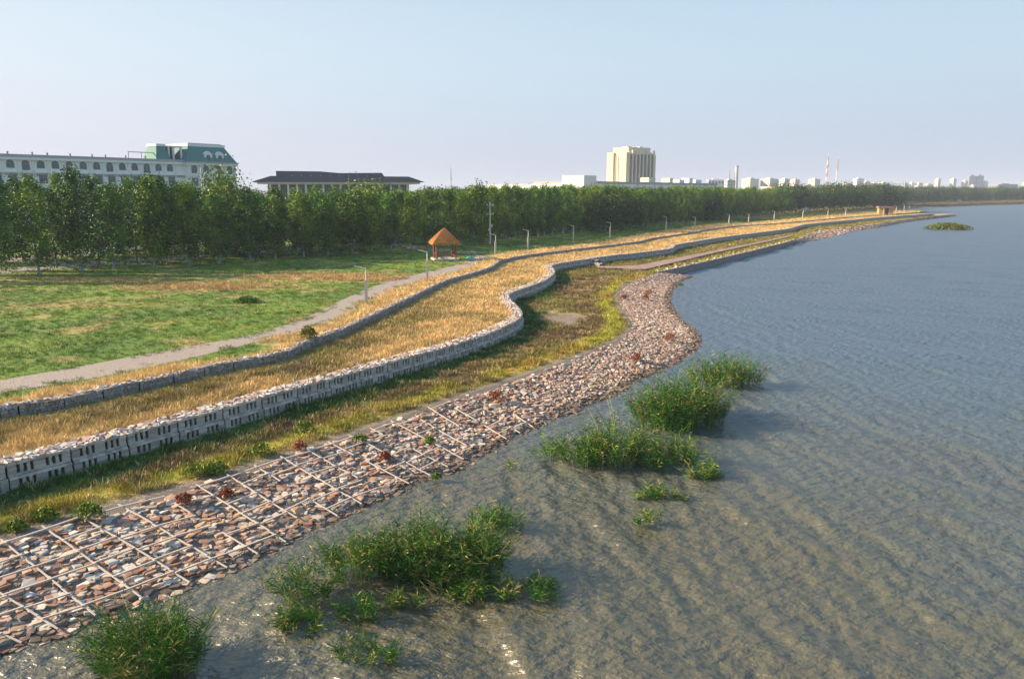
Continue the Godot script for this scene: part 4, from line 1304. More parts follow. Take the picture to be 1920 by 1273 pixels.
func skyline() -> void:
	var pale := lin(0.60, 0.55, 0.47); var grey := lin(0.42, 0.42, 0.44); var pink := lin(0.56, 0.47, 0.42); var slate := lin(0.20, 0.22, 0.28); var white := lin(0.66, 0.65, 0.63)
	var rows := [
		[1311, 1341, 338, 900, 0.1, white, "white block with a dark louvred roof beside the long pale building", 4],
		[1342, 1361, 338.5, 1000, -0.3, grey, "bluish grey block just left of the tall chimney", 6],
		[1374, 1404, 336.5, 1300, -0.6, pale, "cream apartment block, first right of the tall chimney", 9],
		[1408, 1440, 336.5, 1300, -0.6, pale, "cream apartment block with rounded top, second right of the chimney", 9],
		[1441, 1460, 336.5, 1350, -0.6, white, "white apartment block, third right of the chimney", 9],
		[1461, 1478, 337.5, 1400, -0.6, pink, "narrow pinkish apartment block, fourth right of the chimney", 9],
		[1494, 1515, 337, 1400, -0.6, pale, "lone cream apartment block left of the two masts", 9],
		[1556, 1574, 345, 1600, -0.4, pink, "small pinkish block right of the two masts", 5],
		[1576, 1592, 336, 1700, -0.2, white, "white slab block standing above the far tree line", 8],
		[1594, 1604, 341, 1900, -0.2, grey, "pale grey block, first right of the white slab", 7],
		[1606, 1618, 344, 1700, -0.5, pink, "pinkish low block, second right of the white slab", 5],
		[1620, 1638, 343, 1900, -0.4, pale, "pale block with stepped roof, third right of the white slab", 6],
		[1662, 1674, 344, 2100, -0.5, grey, "hazy block, leftmost of the far trio above the round trees", 7],
		[1676, 1685, 343, 2100, -0.5, white, "hazy white block, middle of the far trio above the round trees", 7],
		[1687, 1700, 344, 2100, -0.4, pink, "hazy pinkish block, rightmost of the far trio above the round trees", 7],
		[1722, 1732, 336.5, 1900, -0.5, pale, "slim cream tower, first of the pair left of the dark twin block", 14],
		[1749, 1760, 336.5, 1900, -0.5, pale, "slim cream tower, second of the pair left of the dark twin block", 14],
		[1770, 1781, 340, 1900, -0.5, pale, "cream tower tucked against the dark twin block", 12],
		[1781, 1793, 331, 2000, 0.1, slate, "dark slate tower, left half of the twin block", 16],
		[1795, 1807, 331, 2000, 0.1, slate, "dark slate tower, right half of the twin block", 16],
		[1808, 1817, 341, 2000, -0.3, white, "white tower just right of the dark twin block", 10],
		[1828, 1863, 346, 1500, 0.0, slate, "long low dark block between the twin block and the domes", 3],
		[1704, 1718, 346, 2200, -0.3, grey, "faint grey block left of the slim cream towers", 5],
	]
	for r in rows:
		block("apartment_block" if r[7] > 5 else "city_block", px(r[0], r[3]), px(r[1], r[3]), alt(r[2], r[3]), r[3], r[4], r[5], r[6], r[7])
	block("low_warehouse", px(1425, 1150), px(1555, 1150), alt(350.0, 1150), 1150, 0.0, lin(0.55, 0.46, 0.38), "long low pinkish warehouse in front of the two masts", 0, "building", 2)
	block("dome_building", px(1883, 900), px(1905, 900), alt(343, 900), 900, 0.2, lin(0.62, 0.52, 0.30), "pale golden domed building below a dark cylinder", 2, "building", 1)
	block("dome_building", px(1905, 880), px(1930, 880), alt(344, 880), 880, 0.2, lin(0.62, 0.50, 0.28), "golden domed building at the right end of the skyline", 2, "building", 1)
	# more of the town, low and hazy
	var i := 0
	for u in [1268, 1282, 1296, 1530, 1545, 1640, 1648, 1655, 1740, 1766, 1822, 1868, 1876]:
		i += 1
		block("town_house", px(u, 1800), px(u + rng.randf_range(7, 13), 1800), alt(rng.randf_range(346, 350), 1800), 1800 + i * 15, rng.randf_range(-0.6, 0.2), [white, pale, grey, pink][i % 4], "low hazy town block, %s from the left along the horizon" % ordinal(i), 3, "building")
		get_child(get_child_count() - 1).set_meta("group", "low town blocks on the horizon")
	# dark water cylinder over the domes
	var cyl := thing("roof_tank", Vector3(px(1898, 930), 0, -930), 0.0, "dark cylinder on a stalk behind the golden domes", "tank")
	var d := MeshData.new()
	d.tube([Vector3(0, 2, 0), Vector3(0, alt(338, 930), 0)], [1.6, 1.6], 12)
	obj("stalk", d.mesh(), mat(lin(0.25, 0.22, 0.2)), cyl)
	d = MeshData.new()
	d.tube([Vector3(0, alt(338, 930), 0), Vector3(0, alt(331.5, 930), 0), Vector3(0, alt(330.5, 930), 0)], [2.9, 2.9, 1.5], 16)
	obj("cylinder", d.mesh(), mat(lin(0.09, 0.06, 0.05)), cyl)
	# chimney
	var ch := thing("chimney", Vector3(px(1363.5, 1100), 0, -1100), 0.0, "tall pale tapering chimney above the town", "chimney")
	d = MeshData.new()
	d.tube([Vector3(0, 2, 0), Vector3(0, alt(340, 1100), 0), Vector3(0, alt(313, 1100), 0)], [3.1, 2.8, 2.3], 18)
	obj("shaft", d.mesh(), mat(lin(0.52, 0.47, 0.45)), ch)
	d = MeshData.new()
	d.tube([Vector3(0, alt(314.5, 1100), 0), Vector3(0, alt(313, 1100) + 0.1, 0)], [2.6, 2.6], 18)
	obj("rim", d.mesh(), mat(lin(0.40, 0.36, 0.36)), ch)
	mast(1351, 1100, 319, 1.1, false, "thin lattice mast left of the tall chimney", 0)
	mast(1526, 1200, 296, 1.6, true, "red and white lattice mast, taller of the pair", 1)
	mast(1544, 1250, 300, 1.5, true, "red-topped white mast, right of the taller lattice mast", 2)
	mast(850, 320, 317, 0.28, false, "slim antenna mast rising behind the tree tops", 3)

func mast(u: float, dist: float, top: float, half: float, banded: bool, label: String, kind: int) -> void:
	var m := thing("radio_mast", Vector3(px(u, dist), 2.0, -dist), 0.3, label, "mast")
	var h := alt(top, dist) - 2.0
	var white := mat(lin(0.66, 0.63, 0.62), 0.6); var red := mat(lin(0.50, 0.30, 0.27), 0.6); var grey := mat(lin(0.42, 0.42, 0.45), 0.6)
	var segs := 10
	for i in segs:
		var t0 := float(i) / segs; var t1 := float(i + 1) / segs
		var a := half * (1.0 - 0.75 * t0); var b := half * (1.0 - 0.75 * t1)
		var d := MeshData.new()
		for k in 4:
			var c0 := Vector3([-1, 1, 1, -1][k] * a, h * t0, [-1, -1, 1, 1][k] * a)
			var c1 := Vector3([-1, 1, 1, -1][k] * b, h * t1, [-1, -1, 1, 1][k] * b)
			var n := (k + 1) % 4
			var e1 := Vector3([-1, 1, 1, -1][n] * b, h * t1, [-1, -1, 1, 1][n] * b)
			d.tube([c0, c1], [half * 0.22, half * 0.22], 4, false)
			d.tube([c0, e1], [half * 0.13, half * 0.13], 4, false)
		obj("lattice_section", d.mesh(), (red if banded and (i % 2 == 1 if kind == 1 else i > 6) else white) if banded else grey, m)
	var p := MeshData.new()
	p.tube([Vector3(0, h, 0), Vector3(0, h * 1.09, 0)], [half * 0.15, half * 0.06], 5)
	obj("spike", p.mesh(), white if banded else grey, m)
	for t in ([0.62, 0.78] if kind != 2 else [0.72]):
		var pl := MeshData.new()
		pl.tube([Vector3(0, h * t, 0), Vector3(0, h * t + half * 0.9, 0)], [half * 1.3, half * 1.3], 10)
		obj("antenna_ring", pl.mesh(), grey, m)

func put_tree(called: String, at: Vector3, crown: Mesh, trunk: Mesh, scale: Vector3, label: String, group: String, painted := false) -> void:
	var t := thing(called, at, rng.randf() * TAU, label, "tree", group)
	t.scale = scale
	obj("trunk", trunk, M.bark, t)
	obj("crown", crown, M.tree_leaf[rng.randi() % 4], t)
	if painted:
		obj("painted_base", M.paint_mesh, M.paint, t)

func trees() -> void:
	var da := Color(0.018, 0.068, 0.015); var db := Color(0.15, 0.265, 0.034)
	var crowns: Array[ArrayMesh] = []; var trunks: Array[ArrayMesh] = []
	for k in 7:
		crowns.append(crown_mesh(700 + k, 12.0, 1.5, 4.1, 46, 120, 0.27, 0.34, da, db))
		trunks.append(trunk_mesh(720 + k, 12.0, 1.8, 4.6, 0.11))
	var lush := crown_mesh(731, 12.0, 2.0, 6.0, 56, 76, 0.42, 0.12, Color(0.06, 0.13, 0.016), Color(0.19, 0.26, 0.03))
	var lush2 := crown_mesh(732, 12.0, 1.2, 9.5, 80, 110, 0.42, 0.0, Color(0.07, 0.14, 0.018), Color(0.21, 0.27, 0.03))
	var pm := MeshData.new()
	pm.tube([Vector3(0, -0.1, 0), Vector3(0, 1.15, 0)], [0.185, 0.135], 8)
	M.paint_mesh = pm.mesh()
	M.paint = mat(lin(0.16, 0.26, 0.33), 0.8)
	# rows of poplars, front to back
	var offs := [0.0, 8.5, 22.0, 26.5]
	var names := ["front row", "row behind the promenade", "row behind the road", "rear row"]
	for r in 4:
		var line := resample(C_trees, 4.6)
		var num := 0
		for i in line.size():
			var d := (line[mini(i + 1, line.size() - 1)] - line[maxi(i - 1, 0)]).normalized()
			var nrm := Vector2(d.y, -d.x)
			var q: Vector2 = line[i] + nrm * (offs[r] + rng.randf_range(-0.6, 0.6)) + d * rng.randf_range(-0.4, 0.4)
			if q.x < 0.79 * q.y: continue
			num += 1
			if num > 74: break
			var u: float = q.x / -q.y
			var h := lerpf(0.98, 0.87, smoothstep(-0.44, -0.35, u))
			h = lerpf(h, 0.93, smoothstep(-0.12, -0.03, u)) * rng.randf_range(0.90, 1.05)
			if rng.randf() < 0.06: h *= 1.07
			var w := rng.randf_range(0.86, 1.08)
			var label := "green poplar, %s from the photo's left edge in the %s" % [ordinal(num), names[r]]
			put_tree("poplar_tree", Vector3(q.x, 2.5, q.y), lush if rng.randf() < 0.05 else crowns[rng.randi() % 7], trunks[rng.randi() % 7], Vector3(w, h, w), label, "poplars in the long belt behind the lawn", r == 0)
	# trees that stand out of the belt
	for q in [
		[Vector3(-46.98, 2.50, -123.98), lush2, Vector3(0.8, 1.02, 0.8), "broad yellow-green tree rising beside the utility pole, below the pavilion", "round_tree"],
		[Vector3(-29.43, 2.50, -153.50), lush2, Vector3(1.15, 0.90, 1.15), "round yellow-green tree in front of the glass hall", "round_tree"],
		[Vector3(69.38, 2.50, -274.60), lush2, Vector3(1.35, 0.86, 1.35), "bright yellow-green tree at the end of the poplar belt", "round_tree"],
		[Vector3(59.01, 2.50, -269.68), lush2, Vector3(1.2, 0.84, 1.2), "light green tree left of the dark bush", "round_tree"],
		[Vector3(-79.61, 2.50, -132.89), crowns[2], Vector3(0.7, 1.10, 0.7), "slender poplar with a spindly top above its neighbours, before the white building", "poplar_tree"],
		[Vector3(-50.03, 2.50, -106.13), crowns[4], Vector3(1.1, 1.05, 1.1), "taller poplar before the foot of the pavilion roof", "poplar_tree"]]:
		put_tree(q[4], q[0], q[1], trunks[0], q[2], q[3], "")
	var dk := crown_mesh(741, 6.5, 0.1, 9.0, 44, 60, 0.42, 0.0, Color(0.014, 0.034, 0.012), Color(0.035, 0.06, 0.02))
	put_tree("dark_bush", Vector3(69.77, 2.50, -264.93), dk, trunk_mesh(742, 6.0, 0.3, 6.0, 0.1), Vector3.ONE, "dark evergreen bush at the foot of the bright yellow-green tree", "")
	# broad trees by the far lawn
	var broad: Array[ArrayMesh] = []; var btr: Array[ArrayMesh] = []
	for k in 4:
		broad.append(crown_mesh(750 + k, 11.5, 2.6, 9.5, 40, 46, 0.62, 0.0, Color(0.022, 0.052, 0.016), Color(0.06, 0.095, 0.022)))
		btr.append(trunk_mesh(760 + k, 11.0, 2.6, 8.0, 0.2))
	var f2 := resample(smooth(PackedVector2Array([Vector2(130.73, -351.38), Vector2(156.25, -382.50), Vector2(186.48, -413.90), Vector2(215.73, -444.27), Vector2(246.21, -479.42)]), 6), 8.0)
	var num := 0
	for r in 2:
		for i in f2.size():
			var d := (f2[mini(i + 1, f2.size() - 1)] - f2[maxi(i - 1, 0)]).normalized()
			var q := f2[i] + Vector2(d.y, -d.x) * (r * 11.0 + rng.randf_range(-1.5, 1.5))
			num += 1
			var s := rng.randf_range(0.85, 1.1)
			put_tree("broad_tree", Vector3(q.x, 2.5, q.y), broad[rng.randi() % 4], btr[rng.randi() % 4], Vector3(s, s * rng.randf_range(0.95, 1.1), s), "broad dark green tree, %s of the %s row beyond the far shelter" % [ordinal(i + 1), ["front", "rear"][r]], "broad trees beyond the far shelter")
	# tree line on the far shore
	var far := resample(smooth(PackedVector2Array([Vector2(247, -512), Vector2(284, -590), Vector2(336, -634), Vector2(411, -700), Vector2(490, -749), Vector2(620, -812)]), 5), 10.0)
	for i in far.size():
		var q := far[i] + Vector2(rng.randf_range(-2, 2), rng.randf_range(-3, 3))
		var s := rng.randf_range(0.85, 1.15)
		put_tree("shore_tree", Vector3(q.x, 2.4, q.y), broad[rng.randi() % 4], btr[rng.randi() % 4], Vector3(s * 1.1, s, s * 1.1), "dark rounded tree, %s from the left in the line on the far shore" % ordinal(i + 1), "trees on the far shore")
	var xf: Array = []; var cols := PackedColorArray()
	for i in 420:
		var t := rng.randf()
		var q := far[int(t * (far.size() - 1))] + Vector2(rng.randf_range(-10, 25), -rng.randf_range(12, 160))
		var s := rng.randf_range(0.8, 1.1)
		xf.append(Transform3D(Basis(Vector3.UP, rng.randf() * TAU).scaled(Vector3(s, s, s)), Vector3(q.x, 2.4, q.y)))
		cols.append(Color.WHITE)
	tag(scatter("far_woods", broad[1], M.leaf, xf, cols), "far wood behind the shore trees, too dense to tell apart", "woods")
	# wooded ground between the belt and the town
	xf = []; cols = PackedColorArray()
	for i in 700:
		var z := -rng.randf_range(190, 1100)
		var x := rng.randf_range(-0.1, 0.42) * -z
		if x > 40.0 and z > -600 and x > 90.0 + (-z - 320.0) * 0.55: continue
		if x > -z * 0.02 and x < -z * 0.27 and z < -390 and z > -720: continue
		var s := rng.randf_range(0.65, 0.9)
		xf.append(Transform3D(Basis(Vector3.UP, rng.randf() * TAU).scaled(Vector3(s, s, s)), Vector3(x, 2.4, z)))
		cols.append(Color.WHITE)
	tag(scatter("town_woods", broad[2], M.leaf, xf, cols), "scattered tree tops between the poplar belt and the town", "woods")

func furniture() -> void:
	# ---- lamp posts along the path
	var spots := [
		[687, 571, 1.0, "tall pale lamp post nearest the camera, beside the bend of the gravel path"],
		[801, 526, 1.0, "pale lamp post before the thatched shelter"],
		[929, 477, 0.95, "squat lamp post right of the utility pole, where the path ends"],
		[990, 468, 1.0, "grey lamp post on the green strip, second right of the utility pole"],
		[1075, 455, 1.0, "lamp post with arm turned left, third right of the utility pole"],
		[1144, 444.5, 0.95, "lamp post at the edge of the golden strip, fourth right of the utility pole"],
		[1249, 432.5, 1.05, "lamp post against the poplars, fifth right of the utility pole"],
		[1303, 428.5, 0.9, "lamp post before the dark bush, sixth right of the utility pole"],
		[1367, 424.5, 1.0, "lamp post just right of the dark bush"],
		[1404, 419, 0.9, "small lamp post, second right of the dark bush"],
		[1452, 414.5, 1.0, "small lamp post, third right of the dark bush"],
		[1506, 408.5, 1.0, "small lamp post below the teal canopy"],
		[1553, 405, 0.9, "small lamp post right of the teal canopy"],
		[1586, 407, 1.0, "small lamp post left of the far shelter"],
		[1657, 404, 0.9, "short white post in front of the far shelter"],
		[1681, 400.5, 1.0, "lamp post just right of the far shelter"],
		[1696, 395, 0.9, "far lamp post, second right of the far shelter"],
		[1706, 393.5, 0.9, "farthest lamp post, near the tip of the spit"]]
	var d := MeshData.new()
	d.tube([Vector3(0, -0.2, 0), Vector3(0, 0.12, 0)], [0.24, 0.22], 10)
	var base := d.mesh()
	d = MeshData.new()
	d.box(Vector3(0, 1.12, 0), Vector3(0.27, 2.2, 0.22))
	d.box(Vector3(0, 2.25, 0), Vector3(0.21, 0.08, 0.17))
	var post := d.mesh()
	d = MeshData.new()
	d.tube([Vector3(0.04, 2.25, 0), Vector3(0.04, 3.42, 0)], [0.065, 0.06], 8)
	var pole := d.mesh()
	d = MeshData.new()
	d.box(Vector3(-0.14, 3.42, 0), Vector3(0.44, 0.07, 0.09))
	var arm := d.mesh()
	d = MeshData.new()
	d.box(Vector3(-0.52, 3.52, 0), Vector3(0.5, 0.07, 0.24), Basis(Vector3.BACK, -0.22))
	d.box(Vector3(-0.86, 3.60, 0), Vector3(0.3, 0.05, 0.2), Basis(Vector3.BACK, -0.2))
	var head := d.mesh()
	for s in spots:
		var at := ground_at(s[0], s[1])
		var l := thing("lamp_post", at, 0.15, s[3], "lamp post", "lamp posts along the shore path")
		l.scale = Vector3.ONE * s[2]
		obj("base", base, M.concrete, l)
		obj("post", post, M.concrete, l)
		obj("pole", pole, M.lamp_metal, l)
		obj("arm", arm, M.lamp_metal, l)
		obj("lamp_head", head, M.lamp_metal, l)
	# ---- thatched shelter
	var g := thing("thatched_shelter", Vector3(-10.36, 2.50, -115.27), 0.25, "square thatched shelter with orange pyramid roof on four red posts", "gazebo")
	part_box("platform", g, Vector3(0, 0.13, 0), Vector3(3.9, 0.3, 3.9), M.concrete)
	for sx in [-1, 1]:
		for sz in [-1, 1]:
			d = MeshData.new()
			d.tube([Vector3(0, 0, 0), Vector3(0, 2.45, 0)], [0.16, 0.14], 10)
			obj("post", d.mesh(), M.red_wood, g).position = Vector3(sx * 1.45, 0.28, sz * 1.45)
	for k in 4:
		var bm := part_box("beam", g, Vector3(0, 2.55, 1.45).rotated(Vector3.UP, k * PI / 2), Vector3(3.1, 0.18, 0.14), M.red_wood)
		bm.rotation.y = k * PI / 2
	for k in 3:
		var at := Vector3(0, 0, -1.45).rotated(Vector3.UP, (k - 1) * PI / 2)
		for q in [["seat", 0.72, 0.06, 0.4, 0.1], ["rail", 1.1, 0.07, 0.07, -0.12]]:
			var sb := part_box(q[0], g, at + Vector3(0, q[1], 0) + Vector3(0, 0, q[4]).rotated(Vector3.UP, (k - 1) * PI / 2), Vector3(2.7, q[2], q[3]), M.red_wood)
			sb.rotation.y = (k - 1) * PI / 2
		for j in 6:
			part_box("baluster", g, at + Vector3(-1.1 + j * 0.44, 0.68, -0.12).rotated(Vector3.UP, (k - 1) * PI / 2), Vector3(0.05, 0.8, 0.05), M.red_wood)
	thatch(g, Vector3(0, 2.45, 0), 2.15, 2.25)
	# ---- far shelter
	var f := thing("far_shelter", ground_at(1660, 402), -0.2, "small tan shelter with a flat brown roof near the spit", "shelter")
	var tan_wall := mat(lin(0.42, 0.24, 0.10), 0.85)
	part_box("wall", f, Vector3(-1.7, 1.35, 0), Vector3(2.4, 2.7, 3.4), tan_wall)
	part_box("wall", f, Vector3(1.9, 1.35, 0), Vector3(1.9, 2.7, 3.4), tan_wall)
	part_box("back_wall", f, Vector3(0.1, 1.35, -1.5), Vector3(5.4, 2.6, 0.3), tan_wall)
	part_box("roof", f, Vector3(0, 3.1, 0), Vector3(6.6, 0.7, 4.6), mat(lin(0.20, 0.12, 0.10), 0.85))
	part_box("eave", f, Vector3(0, 2.75, 0), Vector3(6.2, 0.14, 4.2), M.dark)
	# ---- utility poles
	for q in [[Vector3(-4.29, 2.50, -147.41), 8.2, "concrete utility pole with small boxes, standing right of the thatched shelter"], [Vector3(-55.55, 2.50, -136.56), 14.4, "tall concrete utility pole rising out of the trees before the pavilion"]]:
		var u := thing("utility_pole", q[0], 0.3, q[2], "utility pole")
		var h: float = q[1]
		d = MeshData.new()
		d.tube([Vector3(0, -0.3, 0), Vector3(0, h, 0)], [0.2, 0.12], 12)
		obj("pole", d.mesh(), M.concrete, u)
		for y in [h * 0.93, h * 0.72]:
			part_box("crossarm", u, Vector3(0, y, 0), Vector3(1.5, 0.1, 0.1), M.steel)
			for x in [-0.65, 0.65, 0.2]:
				d = MeshData.new()
				d.tube([Vector3(0, 0, 0), Vector3(0, 0.1, 0), Vector3(0, 0.22, 0)], [0.05, 0.09, 0.03], 8)
				obj("insulator", d.mesh(), M.white_trim, u).position = Vector3(x, y + 0.05, 0)
		part_box("meter_box", u, Vector3(0.22, h * 0.45, 0.1), Vector3(0.4, 0.55, 0.25), M.steel)
		part_box("meter_box", u, Vector3(-0.22, h * 0.36, 0.1), Vector3(0.32, 0.4, 0.22), M.steel)
	# ---- small things by the trees
	var sg := thing("white_sign", Vector3(23.22, 2.50, -243.48), 0.2, "small white upright sign board at the foot of the poplars", "sign")
	part_box("board", sg, Vector3(0, 1.7, 0), Vector3(1.1, 1.5, 0.08), M.white)
	for x in [-0.45, 0.45]:
		part_box("leg", sg, Vector3(x, 0.5, 0), Vector3(0.09, 1.0, 0.09), M.white)
	var cn := thing("canopy_tent", Vector3(133.34, 2.50, -343.39), 0.0, "small teal canopy standing before the far trees", "canopy")
	d = MeshData.new()
	d.tube([Vector3(0, 1.9, 0), Vector3(0, 2.1, 0), Vector3(0, 3.4, 0)], [1.9, 1.9, 0.05], 6)
	obj("cover", d.mesh(), mat(lin(0.03, 0.22, 0.20), 0.7), cn)
	for k in 4:
		part_box("leg", cn, Vector3(1.2, 0, 0).rotated(Vector3.UP, k * PI / 2 + 0.4) + Vector3(0, 1.0, 0), Vector3(0.08, 2.0, 0.08), M.steel)
	var tp := MeshData.new()
	for i in 9:
		var ang := TAU * i / 9; var a2 := TAU * (i + 1) / 9
		var r1 := 0.75 + 0.2 * sin(i * 3.0); var r2 := 0.75 + 0.2 * sin((i + 1) * 3.0 if i < 8 else 0.0)
		tp.tri(Vector3(cos(ang) * r1, 0, sin(ang) * r1), Vector3(0, 0.4, 0), Vector3(cos(a2) * r2, 0, sin(a2) * r2))
	var tr := obj("tarpaulin", tp.mesh(), mat(lin(0.03, 0.22, 0.17), 0.6))
	tr.position = Vector3(-6.63, 2.52, -117.81)
	tag(tr, "crumpled teal tarpaulin on the grass right of the thatched shelter", "tarpaulin")
	for q in [[Vector3(405.21, 2.50, -700.83), "small pale hut on the far shore, left of a pair"], [Vector3(412.10, 2.50, -700.83), "small pale hut on the far shore, right of a pair"]]:
		var h := thing("shore_hut", q[0], 0.1, q[1], "hut")
		part_box("wall", h, Vector3(0, 1.3, 0), Vector3(4.4, 2.6, 4), M.white)
		var rf := MeshData.new()
		rf.prism(PackedVector2Array([Vector2(-2.6, 0), Vector2(2.6, 0), Vector2(0, 1.5)]), -2.4, 2.4)
		obj("roof", rf.mesh(), mat(lin(0.45, 0.25, 0.2)), h).position = Vector3(0, 2.6, 0)

func ground_at(u: float, v: float) -> Vector3:
	# where a bearing (image column and row of the survey photograph) meets the upland ground
	var p := deg_to_rad(11.3)
	var x := (u - 960.0) / 1400.0; var y := -(v - 636.5) / 1400.0
	var d := Vector3(x, y * cos(p) - sin(p), -(cos(p) + y * sin(p)))
	return Vector3(0, 13, 0) + d * ((2.5 - 13.0) / d.y)

func thatch(g: Node, o: Vector3, half: float, h: float) -> void:
	var d := MeshData.new()
	# body of the roof, slightly hollow in profile
	var prof := [[1.0, 0.0], [0.97, 0.28], [0.70, 0.86], [0.42, 1.5], [0.16, 2.0], [0.03, h]]
	d.col = Color(0.34, 0.145, 0.03)
	for i in prof.size() - 1:
		for k in 4:
			var q: Array[Vector3] = []
			for s in [[0, k], [0, k + 1], [1, k + 1], [1, k]]:
				var r: float = prof[i + s[0]][0] * half
				var ang: float = PI / 4 + s[1] * PI / 2
				q.append(Vector3(cos(ang) * r * 1.414, prof[i + s[0]][1], sin(ang) * r * 1.414))
			d.quad(q[0], q[1], q[2], q[3])
	var body := obj("roof", d.mesh(), M.thatch, g)
	body.position = o
	# straw laid down the four sides and a shaggy fringe
	var s := MeshData.new()
	for i in 2600:
		var k := rng.randi() % 4
		var t := pow(rng.randf(), 0.7)
		var across := rng.randf_range(-1.0, 1.0)
		var r := half * (1.03 - 0.98 * t)
		var y := 0.18 + (h - 0.1) * pow(t, 0.95)
		var p := Vector3(across * r, y + 0.05, r).rotated(Vector3.UP, k * PI / 2)
		var down := Vector3(across * 0.12 + rng.randf_range(-0.08, 0.08), -0.72, 0.72).rotated(Vector3.UP, k * PI / 2).normalized()
		var side := Vector3(1, 0, 0).rotated(Vector3.UP, k * PI / 2) * 0.045
		s.col = jit(Color(0.50, 0.23, 0.06).lerp(Color(0.24, 0.10, 0.03), pow(rng.randf(), 1.5)), 0.3)
		var l := rng.randf_range(0.25, 0.5)
		s.tri(p - side, p + side, p + down * l + Vector3(0, 0.10, 0))
	for i in 360:
		var k := i % 4
		var p := Vector3(rng.randf_range(-1, 1) * half, 0.15, half * 1.0).rotated(Vector3.UP, k * PI / 2)
		var side := Vector3(1, 0, 0).rotated(Vector3.UP, k * PI / 2) * 0.035
		s.col = jit(Color(0.40, 0.17, 0.04), 0.25)
		s.tri(p - side, p + side, p + Vector3(0, -rng.randf_range(0.2, 0.34), 0) + side.rotated(Vector3.UP, -PI / 2) * rng.randf() * 1.5)
	tag(obj("straw", s.mesh(), M.thatch, body), "", "", "", "stuff")

